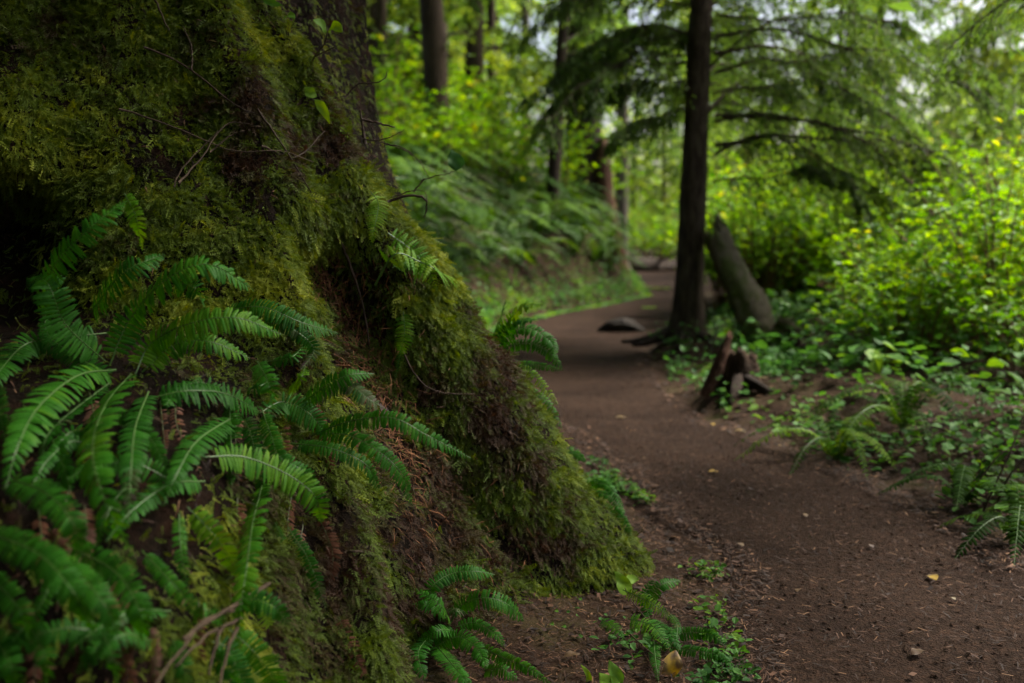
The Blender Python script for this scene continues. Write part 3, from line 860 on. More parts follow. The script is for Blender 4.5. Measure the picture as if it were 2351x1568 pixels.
# ------------------------------------------------------------------ broad leaves
def broad_leaf(mb, P, width, nrml, tint=.5, heart=False, fold=.25, wave=.08, mi=0):
    C = curve(P, 12); q = np.random.default_rng(int(abs(C[0].sum()) * 1e5) % 9999)
    t = nrm(np.gradient(C, axis=0)); s = nrm(np.cross(t, nrm(np.asarray(nrml, float)))); u = np.cross(s, t)
    f = np.linspace(0, 1, 12)
    pr = np.interp(f, [0, .12, .35, .7, 1], [.55, .95, 1, .6, .02] if heart else [.03, .5, 1, .72, .02])
    V = []
    for k in range(12):
        for c_ in (-1, -.5, 0, .5, 1):
            V.append(C[k] + s[k] * c_ * .5 * width * pr[k] + u[k] * (abs(c_) * fold * .5 * width * pr[k] + wave * width * math.sin(f[k] * 9 + c_ * 3 + q.random()) * abs(c_)))
    F = [(a * 5 + b, a * 5 + b + 1, a * 5 + b + 6, a * 5 + b + 5) for a in range(11) for b in range(4)]
    mb.add(V, F, mi, tint)
def leaf_plant(name, label, cat, stems, leaves, lm='herb'):
    """stems: (points, radius); leaves: (points, width, tint) - all world"""
    o = empty(name, tuple(stems[0][0][0]) if stems else tuple(leaves[0][0][0]), label, cat)
    for P, r_ in stems:
        m_ = MB(); m_.tube(curve(P, 14), np.linspace(r_, r_ * .6, 14), 5, tint=.4); m_.build('stem', M['twigpale'], o)
    for P, wd, tint, ht in leaves:
        m_ = MB(); broad_leaf(m_, P, wd, (random.uniform(-.4, .4), -.8, .5), tint, ht); m_.build('leaf', M[lm], o)
    return o
def SS(pts, off=.03, clip=None):
    hy = [hit(*p) for p in pts]
    if clip: hy = [min(h, hy[0] + clip) for h in hy]
    return [at(p[0], p[1], h - off) for p, h in zip(pts, hy)]
leaf_plant('salal_sprig', 'leafy sprig with two ragged green leaves against the dark trunk at the top', 'plant',
    [([at(708, 165, 3.7), at(722, 130, 3.6), at(745, 100, 3.5), at(752, 72, 3.45)], .003), ([at(722, 130, 3.6), at(760, 112, 3.5), at(775, 105, 3.45)], .002)],
    [([at(750, 75, 3.45), at(735, 55, 3.42), at(718, 45, 3.4)], .04, .75, False), ([at(752, 72, 3.45), at(770, 62, 3.42), at(786, 74, 3.38)], .045, .85, False)])
leaf_plant('salal_sprig', 'small leaf pair hanging over the ridge top left of the dark trunk', 'plant',
    [([at(630, 0, 3.6), at(650, 20, 3.5), at(660, 35, 3.45)], .002)],
    [([at(650, 45, 3.45), at(665, 36, 3.42), at(677, 42, 3.4)], .035, .7, False), ([at(600, -8, 3.5), at(625, 8, 3.45), at(650, 12, 3.42)], .03, .6, False)])
leaf_plant('ridge_leaf_plant', 'trailing plant with long pale green leaves on the mossy ridge below the dark trunk', 'plant',
    [(SS([(700, 210), (725, 235), (750, 260)], .05), .002)],
    [(SS([(700, 200), (715, 215), (728, 222)], .06), .04, .7, False), (SS([(722, 228), (742, 250), (758, 285)], .06), .035, .85, False), (SS([(780, 290), (790, 305), (800, 318)], .05), .02, .9, False)])
leaf_plant('pale_leaf_plant', 'bright pale green lobed leaf standing upright by the root tip', 'plant',
    [(SS([(1500, 1440), (1450, 1380), (1435, 1350)], .06, .05), .002)],
    [(SS([(1440, 1365), (1428, 1335), (1410, 1310)], .09, .05), .05, .95, True), (SS([(1432, 1340), (1450, 1330), (1468, 1330)], .09, .05), .035, .9, False)])
leaf_plant('yellow_leaf_plant', 'curled yellow autumn leaf on a long bent stalk near the bottom edge', 'plant',
    [(SS([(1440, 1450), (1490, 1495), (1530, 1525)], .10), .0022)], [([at(1552, 1492, 2.72), at(1542, 1530, 2.7), at(1520, 1572, 2.7)], .055, .56, False)], 'yellow')
leaf_plant('upright_leaf_plant', 'pair of upright bright green leaves at the bottom edge', 'plant', [],
    [([at(1425, 1590, 2.62), at(1412, 1550, 2.6), at(1398, 1515, 2.6)], .045, .7, False), ([at(1440, 1590, 2.6), at(1395, 1570, 2.58), at(1375, 1545, 2.56)], .05, .85, False)])
leaf_plant('upright_leaf_plant', 'thin curled yellow green leaf at the bottom edge left of the upright pair', 'plant', [],
    [([at(1352, 1590, 2.65), at(1350, 1550, 2.64), at(1333, 1525, 2.62)], .018, 1.0, False)])
k_pts = [(1327, 1375), (1262, 1432), (1290, 1438), (1272, 1402)]
sg = empty('seedling', tuple(S(1290, 1430)), 'tiny round leaved seedlings in the dark hollow under the right root', 'plant')
for p_ in k_pts:
    a = S(p_[0], p_[1], .03)
    m_ = MB(); m_.tube(curve([a + [0, .01, -.03], a], 6), .0008, 4); m_.build('stem', M['twigpale'], sg)
    m_ = MB(); broad_leaf(m_, [a, a + [.006, -.01, .004], a + [.014, -.016, .002]], .016, (0, -.5, .9), .6); m_.build('leaf', M['herb'], sg)

# ------------------------------------------------------------------ twigs
def twig(label, branches, r_=.0025, m_='twig', leafs=(), name='bare_twig', group=None):
    mb = MB()
    for k, P in enumerate(branches):
        C = curve(P, 18)
        C = C + rng.normal(0, .0012, C.shape)
        mb.tube(C, 1.12 * np.linspace(r_ * (1 if k == 0 else .8), r_ * .4, 18), 6, rough=.3)
    o = mb.build(name, M[m_])
    tag(o, label, 'twig', group)
    for P, wd, tint in leafs:
        l_ = MB(); broad_leaf(l_, P, wd, (.3, -.9, .1), tint); c = l_.build('leaf', M['herb'], o)
    return o
def AT(pts, Y): return [at(a, b_, Y + .004 * i) for i, (a, b_) in enumerate(pts)]
twig('dark crooked twig sticking out right against the forest beside the dark trunk', [AT([(790, 225), (825, 192), (860, 190), (884, 178), (890, 163)], 3.45)], .003)
twig('short broken stub with a knobbly side shoot on the bare ridge', [AT([(838, 330), (832, 290), (826, 250)], 3.4), AT([(832, 275), (868, 283), (905, 292)], 3.35)], .006)
twig('forked thin twig rising right from the bare ridge', [AT([(830, 318), (870, 322), (900, 312), (928, 298)], 3.35), AT([(860, 322), (852, 290), (836, 265)], 3.35), AT([(870, 326), (920, 338), (960, 366), (986, 408)], 3.35), AT([(880, 328), (930, 345), (955, 368)], 3.36)], .0024)
twig('arched twig carrying one upright oval leaf in front of the fern bank', [AT([(950, 440), (975, 412), (1005, 403), (1030, 398), (1048, 390)], 3.35), AT([(900, 452), (945, 438), (975, 440), (980, 465)], 3.35)], .0025,
     leafs=[(AT([(1048, 392), (1045, 370), (1036, 342)], 3.3), .06, .05)])
twig('thick bent dark twig curling down at the shoulder of the right ridge', [AT([(890, 462), (935, 450), (972, 455), (980, 472), (974, 500)], 3.33)], .005)
twig('long thin pale twig lying across the upper moss face', [SS([(272, 250), (400, 292), (530, 345), (640, 345), (720, 372)], .05)], .003, 'twigpale')
twig('curved pale twig crossing the long thin one on the moss face', [SS([(410, 420), (460, 365), (520, 285), (600, 290)], .06), SS([(480, 350), (530, 310), (560, 300)], .06)], .0032, 'twigpale')
twig('grey twig slanting down through the moss near the top', [SS([(330, 105), (430, 155), (540, 240), (610, 270)], .045), SS([(440, 160), (440, 110), (420, 60)], .05)], .0032, 'twig')
twig('straight brown twig slanting at the top edge of the moss', [SS([(340, -40), (365, 20), (392, 78)], .05)], .004)
twig('dark twig along the right edge of the upper moss face', [SS([(590, 250), (640, 320), (690, 400), (730, 470)], .05), SS([(600, 335), (680, 360), (745, 300)], .06)], .0035)
twig('curling pale twig above the long frond of the root bank', [SS([(400, 430), (415, 390), (470, 330), (500, 300)], .05)], .0025, 'twigpale')
twig('bundle of bare tan branches at the bottom left between the fronds', [SS([(620, 1340), (530, 1395), (460, 1440), (390, 1520), (340, 1600)], .16), SS([(560, 1420), (480, 1455), (400, 1530)], .15), SS([(545, 1440), (520, 1500), (500, 1600)], .17), SS([(420, 1470), (480, 1420), (540, 1400)], .16), SS([(510, 1440), (490, 1500), (480, 1550)], .16)], .0045, 'twigpale')
twig('pale splinter lying flat on the moss of the near root', [SS([(792, 1268), (825, 1266), (862, 1264)], .03)], .0035, 'twigpale')
twig('thin grey root hanging down the crease between the roots', [SS([(775, 545), (800, 600), (830, 690), (850, 800)], .03)], .006)
twig('dark root thread across the lower hollow of the right root', [SS([(920, 800), (960, 870), (1010, 900), (1090, 905)], .04)], .003)
twig('bare reddish stems arching up at the right edge among low plants', [[at(2255, 1180, 4.2), at(2310, 1060, 4.2), at(2351, 960, 4.25)], [at(2280, 1180, 4.2), at(2320, 1090, 4.1), at(2400, 1010, 4.1)], [at(2230, 1130, 4.3), at(2290, 1050, 4.3), at(2340, 1020, 4.3)]], .005, 'twigpale')

# ------------------------------------------------------------------ the hemlock by the path
def tz(x, y): return float(terrain(np.array([x]), np.array([y]), False)[0])
HX, HY = 1.83, 10.4
HB = []
for pl, ye in [
    ([(1640, 30), (1780, 5), (2000, 20), (2351, 100)], -.9), ([(1640, 70), (1760, 62), (2050, 125), (2380, 250)], -.5),
    ([(1640, 205), (1770, 165), (1900, 230), (2120, 370), (2351, 480)], -.8),
    ([(1640, 315), (1760, 285), (1960, 310), (2140, 400), (2351, 610)], -1.2), ([(1640, 390), (1760, 345), (1900, 400), (2100, 530), (2230, 660)], -1.0),
    ([(1635, 450), (1780, 435), (1900, 450), (2000, 540)], -.8), ([(1640, 250), (1780, 240), (1950, 270), (2200, 380)], .7),
    ([(1640, 160), (1800, 130), (2050, 230), (2340, 420)], .8), ([(1640, 300), (1900, 330), (2150, 470), (2360, 690)], -2.0),
    ([(1640, 120), (1850, 110), (2150, 250), (2420, 430)], -1.8), ([(1640, 370), (1880, 350), (2150, 450), (2420, 700)], 1.0),
    ([(1580, 50), (1420, 20), (1230, 80)], -.6), ([(1580, 165), (1420, 170), (1290, 290)], -.7), ([(1580, 280), (1480, 290), (1380, 350)], -.6),
    ([(1580, 110), (1450, 110), (1300, 190)], .6), ([(1580, 220), (1440, 210), (1290, 310)], .5), ([(1580, 180), (1420, 190), (1250, 310)], -1.1)]:
    us_ = np.linspace(0, 1, len(pl))
    C_ = curve([at(p[0] + (random.uniform(-70, 70) * u if u > 0 else 0), p[1] + (random.uniform(-50, 60) * u if u > 0 else 0), HY + ye * u * u) - np.array([HX, HY, 0]) for p, u in zip(pl, us_)], 14)
    C_[2:] += rng.normal(0, .025, (12, 3))
    HB.append(C_)
    for f_ in (random.uniform(.25, .45), random.uniform(.55, .75)):
        k_ = int(f_ * 13); t_ = nrm(C_[k_ + 1] - C_[k_ - 1]); sd_ = nrm(np.cross(t_, [0, 0, 1.0])) * random.choice((-1, 1))
        L_ = np.linalg.norm(C_[-1] - C_[k_]) * random.uniform(.45, .85)
        d_ = nrm(t_ + sd_ * random.uniform(.4, .9) + np.array([0, 0, random.uniform(-.25, .12)]))
        HB.append([C_[k_], C_[k_] + d_ * L_ * .5 + [0, 0, .05 * L_], C_[k_] + d_ * L_ + [0, 0, -.22 * L_]])
def haz(q):
    while True:
        a = q.uniform(0, 2 * math.pi)
        if math.sin(a) > -.25: return a
tk, cr = conifer(41, 13, 0.15, 2.1, 7.2, 62, 3.1, 2.4, 44, 22, 0.055, 0.34, exd=(60, 16), extra=HB, droop=0.42, az=haz, lift=0.30, bare=0.05, lean=(0.026, 0.0), tbase=0.42, tw=0.34, brk=0.45, lsc=lambda a: 0.74 + 0.22 * math.cos(a))
hem = place_tree('hemlock_tree', tk, cr, (HX, HY, tz(HX, HY)), 'dark slender hemlock with drooping sprays standing at the right edge of the path', 'tree', None, ('needle', 'hembark'))
# exposed roots at its foot
mb = MB()
for a, L in ((200, .55), (250, .45), (300, .5), (170, .6), (330, .4)):
    u = np.linspace(0, 1, 10)
    P = np.stack([np.cos(R(a)) * (0.08 + L * u), np.sin(R(a)) * (0.08 + L * u), 0.16 * (1 - u) ** 2 - 0.03], -1)
    mb.tube(P, np.linspace(.07, .02, 10), 8, rough=.2)
o = bpy.data.objects.new('roots', mb.mesh('roots', [M['bark']])); COL.objects.link(o); o.parent = hem

# near branch tip hanging into the top right corner: a hemlock growing outside the frame on the right
tk, cr = conifer(47, 9, 0.11, 2.2, 6, 26, 2.5, 2.0, 44, 22, 0.04, 0.3, droop=0.45, lift=0.2, tbase=0.38, tw=0.3, az=lambda q: q.uniform(R(120), R(240)))
place_tree('hemlock_tree', tk, cr, (5.0, 5.6, .1), 'young hemlock whose hanging branch tips reach in at the top right corner', 'tree', None, ('needle', 'bark'))

# ------------------------------------------------------------------ snag, stump, root lump, far log
def wood(name, P, rad, matn, label, cat, n=22, jag=0.0, seed=1, group=None, loc=None):
    K = 64; n = n + 14
    mb = MB(); C = curve(P, K)
    rr = np.interp(np.linspace(0, 1, K), np.linspace(0, 1, len(rad)), rad)
    mb.tube(C, rr, n, rough=.06)
    V = mb.V[0].reshape(K, n, 3)
    q = np.random.default_rng(seed)
    out = nrm(V - C[:, None]); aa = np.arange(n) * 2 * np.pi / n
    gr = vnoise(np.stack([np.cos(aa)[None] * 2.4 + np.linspace(0, 1.2, K)[:, None], np.sin(aa)[None] * 2.4 + np.zeros((K, 1)), np.linspace(0, 2.2, K)[:, None] + np.zeros((1, n))], -1), seed) - .5
    V += ((fbm(V * 7, seed, 3) - .5) * 0.34 + gr * .38 + (fbm(V * 24, seed + 1, 3) - .5) * .16)[..., None] * rr[:, None, None] * out
    if jag:
        ax = nrm(C[-1] - C[-4])
        V[-1] += ax * ((q.random((n, 1)) ** 2) * jag * 2 - jag * .4)
        V[-2] += ax * ((q.random((n, 1))) * jag * .5)
        V[-1] -= (V[-1] - C[-1]) * 0.12
    mb.V[0] = V.reshape(-1, 3)
    o = mb.build(name, M[matn])
    return tag(o, label, cat, group)
s0 = np.array([2.55, 9.75, 0.02]); s1 = at(1648, 545, 10.2)
sn = wood('leaning_snag', [s0, s0 * .5 + s1 * .5 + [.02, 0, .0], s1], [.21, .18, .15, .13], 'snag', 'thick mossy dead trunk piece leaning left against the dark hemlock', 'dead trunk', jag=.22, seed=3)
mb = MB()
for k in range(3):
    mb.tube(curve([s0 + [.05 * k - .05, -.06, .2 + .1 * k], s0 + [.2 + .15 * k, -.25, .05], s0 + [.35 + .2 * k, -.3, -.05]], 10), np.linspace(.08, .03, 10), 8, rough=.2)
mb.build('root', M['snag'], sn)

st = empty('broken_stump', (1.56, 7.05, tz(1.56, 7.05)), 'small rotten stump with a reddish splinter beside the path in front of the hemlock', 'stump')
def stump_part(nm, P, rad, mt, jag=.05, seed=5):
    o = wood(nm, P, rad, mt, None, None, n=16, jag=jag, seed=seed); o.parent = st; o.matrix_parent_inverse = Matrix.Translation(-st.location)
z0 = tz(1.56, 7.05)
stump_part('stump_block', [(1.62, 7.1, z0 - .08), (1.64, 7.1, z0 + .12), (1.65, 7.12, z0 + .24)], [.19, .13, .11], 'stumpwood', .05, 6)
stump_part('splinter', [(1.36, 6.98, z0 - .03), (1.46, 7.0, z0 + .17), (1.54, 7.03, z0 + .38)], [.04, .045, .02], 'redwood', .04, 7)
stump_part('root', [(1.64, 7.0, z0 + .1), (1.75, 6.85, z0 + .04), (1.86, 6.8, z0 - .05)], [.045, .035, .02], 'bark', 0, 8)
stump_part('root', [(1.6, 6.98, z0 + .1), (1.55, 6.84, z0 + .03), (1.5, 6.78, z0 - .05)], [.045, .035, .02], 'bark', 0, 9)
g = gpt(1425, 765)
wood('root_lump', [g + [-.26, .05, -.02], g + [-.1, 0, .06], g + [.08, 0, .07], g + [.28, .06, -.02]], [.07, .11, .12, .08], 'rock', 'low dark wet root lump lying in the path before the bend', 'root', seed=12)
g = gpt(1500, 628)
wood('fallen_log', [at(1440, 612, 34) , at(1490, 615, 34.5), at(1560, 612, 35)], [.28, .36, .2], 'bark', 'dark fallen log with a bare slanting limb at the far end of the path', 'log', seed=14)
lg = bpy.data.objects['fallen_log']
mb = MB(); mb.tube(curve([at(1500, 608, 34.3), at(1535, 588, 34.2), at(1575, 570, 34)], 10), np.linspace(.09, .05, 10), 6); mb.build('limb', M['bark'], lg)

# ------------------------------------------------------------------ trunks behind the fern bank
def z_at(x, y): return tz(x, y) - .1
def Xat(px, Y): return (px - 1175.5) / 2286.0 * Y
spec = [  # px, Y, r, H, lean, nb, z0, seed, mat, label
    (1018, 17.5, .23, 24, (-.05, 0), 34, 4.2, 101, 'farbark', 'thickest brown trunk rising from the top of the fern bank'),
    (962, 25, .2, 22, (-.01, 0), 30, 4.5, 102, 'farbark', 'slim straight trunk just left of the thickest brown trunk'),
    (1262, 18.5, .13, 16, (.06, 0), 22, 2.4, 103, 'bark', 'dark slanting trunk left of the red rotten tree'),
    (1340, 21.8, .42, 24, (-.012, 0), 38, 2.9, 104, 'bark', 'stout dark tree with a rotten red split base at the end of the bank'),
    (1424, 26, .19, 24, (.0, 0), 34, 5.0, 105, 'greybark', 'smooth grey trunk right of the red rotten tree'),
    (880, 21, .13, 20, (.01, 0), 26, 3.2, 106, 'farbark', 'thin trunk close to the dark trunk of the mossy tree'),
    (1130, 30, .16, 24, (.0, 0), 30, 4.5, 107, 'farbark', 'distant pale trunk between the thick brown and slanting trunks'),
    (1205, 37, .2, 26, (.0, 0), 7, 5.5, 108, 'greybark', 'faint grey trunk far off in the light gap over the bank'),
]
for px, Y, r_, H, ln, nb, z0_, sd_, mt, lab in spec:
    x = Xat(px, Y)
    tk, cr = conifer(sd_, H, r_, z0_, H * .75, nb, 3.0, 1.8, 18, 9, 0.17, 0.5, droop=0.4, lift=.2, lean=ln, tbase=.42, tw=.38)
    o = place_tree('forest_tree', tk, cr, (x, Y, z_at(x, Y)), lab, 'tree', 'trees behind the fern bank', ('farneedle', mt))
    if sd_ == 104:
        P = [np.array([.75, -.35, -1.2]), np.array([.52, -.4, .0]), np.array([.40, -.36, .9]), np.array([.36, -.3, 2.0])]
        mb = MB(); mb.tube(curve(P, 20), np.interp(np.linspace(0, 1, 20), [0, .3, .8, 1], [.30, .23, .18, .08]), 12, rough=.3)
        c = bpy.data.objects.new('rotten_split', mb.mesh('rotten_split', [M['redwood']])); COL.objects.link(c); c.parent = o
        c['label'] = 'reddish brown rotten wood'

# ------------------------------------------------------------------ the forest beyond
protos = []
for k, (H, r_, nb, z0_, Lx) in enumerate([(20, .2, 44, 1.4, 3.4), (17, .17, 42, .7, 3.0), (24, .25, 46, 2.6, 3.8)]):
    tk, cr = conifer(200 + k, H, r_, z0_, H * .8, nb, Lx, 1.2, 20, 10, 0.19, 0.5, droop=.4, lift=.2, tbase=.5, tw=.4)
    protos.append((tk.mesh('trunk', [M['farbark']]), cr.mesh('crown', [M['farneedle'], M['farbark']], False)))
def far_tree(k, x, y, rz, sc, label, group):
    o = empty('conifer_tree', (x, y, z_at(x, y)), label, 'tree', group)
    o.rotation_euler = (0, 0, rz); o.scale = (sc, sc, sc)
    for nm, me in zip(('trunk', 'crown'), protos[k]):
        c = bpy.data.objects.new(nm, me); COL.objects.link(c); c.parent = o
fq = random.Random(8)
pts_ = []
def scatter(n, xr, yr, mind, ok):
    out = []
    for _ in range(4000):
        if len(out) >= n: break
        y = fq.uniform(*yr); x = fq.uniform(xr[0], xr[1]) * y
        if not ok(x, y): continue
        if all((x - a) ** 2 + (y - b) ** 2 > mind ** 2 for a, b in pts_):
            pts_.append((x, y)); out.append((x, y))
    return out
for x, y in scatter(22, (-.24, .15), (21, 62), 2.6, lambda x, y: x < pedge(y)[0] - 2.2 and not -.012 < x / y < .045):
    far_tree(fq.randrange(3), x, y, fq.uniform(0, 6), fq.uniform(.75, 1.15), 'green conifer blurred into the forest behind the fern bank', 'conifers behind the fern bank')
for x, y in scatter(26, (.14, .62), (21, 66), 3.0, lambda x, y: x > pedge(y)[1] + 2.5):
    far_tree(fq.randrange(3), x, y, fq.uniform(0, 6), fq.uniform(.7, 1.1), 'pale green conifer blurred far behind the bright bushes', 'conifers behind the bushes')
for x, y in scatter(5, (-.05, .2), (72, 84), 4.0, lambda x, y: not -.012 < x / y < .045):
    far_tree(fq.randrange(3), x, y, fq.uniform(0, 6), fq.uniform(.8, 1.1), 'hazy conifer closing the view at the end of the path', 'conifers at the end of the path')

# the far wood that closes the view
def far_wood(n, seed):
    q = np.random.default_rng(seed); mb = MB()
    x = q.uniform(-60, 85, n); y = q.uniform(74, 100, n); z = q.uniform(0, 17, n) * q.uniform(.4, 1, n)
    p = np.stack([x, y, z], -1)
    d_ = fbm(p * np.array([.22, .22, .3]), 191, 3)
    kp = q.random(n) < sstep(.40, .52, d_ + .10 - .016 * z - .25 * (np.abs(x / y - .016) < .035) * (z > 4))
    p = p[kp]; k = len(p)
    p[:, 2] += terrain(p[:, 0], p[:, 1], False)
    d = nrm(q.normal(0, 1, (k, 3)) * [1, 1, .6]); s_ = nrm(np.cross(d, nrm(np.array([0, 0, 1.0]) + q.normal(0, .5, (k, 3))))); nn = np.cross(s_, d)
    L = q.uniform(.35, .9, k)[:, None]
    mb.inst([(0, 0, 0), (.4, .5, .06), (0, 1, -.1), (-.4, .5, .06)], [(0, 1, 2, 3)], p, s_ * L, d * L, nn * L, 0, np.clip(.6 + q.normal(0, .2, k), 0, 1))
    return tag(mb.build('far_wood', M['farneedle'], smooth=False), kind='stuff')
far_wood(60000, 190)
def shade_wood(n, seed):  # unseen foliage ring, added left and behind to block low sky light
    q = np.random.default_rng(seed); mb = MB()
    a = np.radians(q.uniform(118, 286, n)); r_ = q.uniform(11, 17, n)
    x = r_ * np.cos(a) + 1; y = r_ * np.sin(a) + 2; z = q.uniform(0.2, 15, n)
    p = np.stack([x, y, z], -1)
    kp = (q.random(n) < sstep(.30, .42, fbm(p * .35, 195, 3))) & ~((y > 6) & (x > -.45 * y - 2)) ; p = p[kp]; k = len(p)
    d = nrm(q.normal(0, 1, (k, 3)) * [1, 1, .6]); s_ = nrm(np.cross(d, nrm(np.array([0, 0, 1.0]) + q.normal(0, .5, (k, 3))))); nn = np.cross(s_, d)
    L = q.uniform(.3, .7, k)[:, None]
    mb.inst([(0, 0, 0), (.4, .5, .06), (0, 1, -.1), (-.4, .5, .06)], [(0, 1, 2, 3)], p, s_ * L, d * L, nn * L, 0, np.clip(.3 + q.normal(0, .2, k), 0, 1))
    return tag(mb.build('shade_foliage', M['needle'], smooth=False), kind='stuff')
shade_wood(70000, 196)
# unseen trees added behind the viewer and to the left to shade near roots
for x, y, k in [(-5.5, 1.5, 0), (-4.2, -3.5, 1), (-1.2, -5.5, 2), (-8.5, -1, 2), (2.2, -8.5, 0), (-6, 6.5, 1), (-9, 4.5, 0), (-3.5, -9, 2), (-7.5, 10, 2), (-3.2, -1.6, 1), (.8, -3.8, 1), (-5.0, 3.8, 1), (-1.0, -8.5, 0), (-6.5, -6, 1)]:
    far_tree(k, x, y, fq.uniform(0, 6), 1.15, 'unseen conifer added for shade left of the mossy tree and behind the viewer', 'unseen conifers added for shade')

# ------------------------------------------------------------------ bushes
def bush(seed, h, rad, ns, nl, leaf, wid=.62, tb=.5, tv=.16, open_=.5):
    q = np.random.default_rng(seed); sm, lf = MB(), MB()
    ends = []
    for k in range(ns):
        a = q.uniform(0, 6.283); rr = rad * math.sqrt(q.uniform(.02, 1)); hh = h * q.uniform(.55, 1.05) * (1 - .3 * (rr / rad) ** 2)
        b0 = np.array([math.cos(a) * rr * .3, math.sin(a) * rr * .3, -.05])
        b1 = np.array([math.cos(a) * rr, math.sin(a) * rr, hh])
        md = (b0 + b1) / 2 + np.array([math.cos(a), math.sin(a), 0]) * q.uniform(-.1, .05) * rad + [0, 0, .12 * hh]
        C = curve([b0, md, b1 + [math.cos(a) * .1, math.sin(a) * .1, -.04 * h]], 14)
        sm.tube(C, np.linspace(.007, .0025, 14) * (h / 1.3), 4, 0, .5, cap=False)
        ends.append(C)
    E = np.array(ends)
    si = q.integers(0, ns, nl); u = q.uniform(.28, 1, nl) ** .8
    p = E[si, (u * 13).astype(int)] + q.normal(0, .085 * h, (nl, 3)) * np.array([1, 1, .7])
    p[:, 2] = np.maximum(p[:, 2], .05)
    tt = tb + q.normal(0, tv, nl)
    yaw = q.uniform(0, 6.283, nl); 
    for da in (-.95, 0, .95):
        d = nrm(np.stack([np.cos(yaw + da), np.sin(yaw + da), q.normal(-.15, .3, nl)], -1))
        up = nrm(np.array([0, 0, 1.0]) + q.normal(0, .4, (nl, 3)))
        s = nrm(np.cross(d, up)); nn = np.cross(s, d)
        L = (leaf * q.uniform(.6, 1.3, nl) * (1 if da == 0 else .8))[:, None]
        lf.inst([(0, 0, 0), (.38, .35, .07), (.3, .7, .03), (0, 1, -.12), (-.3, .7, .03), (-.38, .35, .07)], [(0, 1, 2, 3), (0, 3, 4, 5)], p, s * L * wid * 1.3, d * L, nn * L, 0, np.clip(tt + q.normal(0, .04, nl), 0, 1))
    return sm.mesh('stems', [M['bushstem']]), lf.mesh('leaves', [M['bush']], False)
bp = [bush(400 + k, h, r_, 26, int(n * 1.4), .068, tb=tb) for k, (h, r_, n, tb) in enumerate([(1.35, .8, 420, .52), (1.1, .75, 380, .42), (1.75, .8, 460, .52), (.75, .6, 240, .33)])]
def place_bush(k, x, y, sc, label, group, rz=None, name='leafy_bush', cat='bush'):
    o = empty(name, (x, y, tz(x, y)), label, cat, group)
    o.rotation_euler = (0, 0, fq.uniform(0, 6) if rz is None else rz); o.scale = (sc, sc, sc)
    for nm, me in zip(('stems', 'leaves'), bp[k]):
        c = bpy.data.objects.new(nm, me); COL.objects.link(c); c.parent = o
bpts = []
for _ in range(6000):
    if len(bpts) >= 80: break
    y = fq.uniform(6.3, 19); x = fq.uniform(.18, .62) * y
    edge = np.interp(y, [6, 7, 9, 11, 12, 14, 17], [3.1, 2.95, 3.1, 3.15, 3.0, 3.2, 4.0])
    if x < edge or (x < 4.3 and 9.0 < y < 13.2): continue
    if all((x - a) ** 2 + (y - b) ** 2 > .72 ** 2 for a, b in bpts): bpts.append((x, y))
for x, y in bpts:
    near = y < 7.4
    place_bush(fq.choice([3, 1]) if near else fq.choice([0, 1, 2, 2]), x, y, fq.uniform(.85, 1.15) * (1 + .07 * max(0, y - 8)),
               'low darker bush at the front of the bright thicket right of the path' if near else 'yellow green bush in the bright thicket behind the leaning dead trunk', 'low bushes at the front of the thicket' if near else 'bushes in the bright thicket')
place_bush(2, 3.3, 15.2, 1.2, 'bush seen in the gap between the hemlock and the leaning dead trunk', None)
place_bush(0, 5.3, 37, 2.2, 'yellow bush behind the fallen log at the end of the path', None)
place_bush(2, 6.4, 33, 1.6, 'yellow bush right of the fallen log half hidden by the hemlock', None)
place_bush(2, 3.8, 42, 2.0, 'bright bush left of the fallen log beyond the grey trunk', None)
for x, y in [(-1.5, 17), (-.6, 18.5), (-2.4, 19), (-.3, 21.5), (.9, 20.5), (-3.2, 22), (-1.2, 23), (1.6, 24)]:
    place_bush(fq.choice([0, 2]), x, y, fq.uniform(1.5, 2.1), 'tall yellow green shrub among the trunks above the fern bank', 'shrubs above the fern bank', name='forest_shrub', cat='shrub')

# ------------------------------------------------------------------ ferns on the bank and on the right
def fern_clump(seed, nf, L, low=True, wd=.13, tb=.5, npin=20):
    q = np.random.default_rng(seed); fr = []
    for k in range(nf):
        a = 6.283 * (k + q.random() * .7) / nf; l = L * q.uniform(.7, 1.1); e = q.uniform(.35, 1.1)
        r_ = np.array([math.cos(a), math.sin(a), 0])
        P = [np.array([0, 0, 0.0]), r_ * l * .3 * math.cos(e) + [0, 0, l * .38 * math.sin(e) + .05], r_ * l * .66 * math.cos(e * .8) + [0, 0, l * .52 * math.sin(e)], r_ * l * .95 + [0, 0, l * (.5 * math.sin(e) - .22)]]
        m_ = MB(); frond(m_, P, wd * q.uniform(.8, 1.15), (0.001, 0.001, 1), npin, .25, tb + q.normal(0, .2), low=low, seed=int(q.integers(9999)))
        fr.append(m_)
    return fr
def joined(fr):
    a = MB()
    for f in fr:
        n0 = a.n
        a.V += f.V; a.N += f.N; a.M += f.M; a.T += f.T; a.L += [l_ + n0 for l_ in f.L]; a.n += f.n
    return a
cl = [joined(fern_clump(500 + k, 13, L, tb=tb, wd=.19, npin=24)).mesh('fern', [M['bankfern'], M['rib']], False) for k, (L, tb) in enumerate([(1.2, .42), (1.0, .32), (1.35, .5)])]
bf = []
for _ in range(9000):
    if len(bf) >= 104: break
    y = fq.uniform(9.5, 21); x = fq.uniform(-.16, .14) * y
    d = float(toe_dist(np.array([x]), np.array([y]))[0])
    if d < .38 or d > 4.6: continue
    if all((x - a) ** 2 + (y - b) ** 2 > .52 ** 2 for a, b in bf): bf.append((x, y))
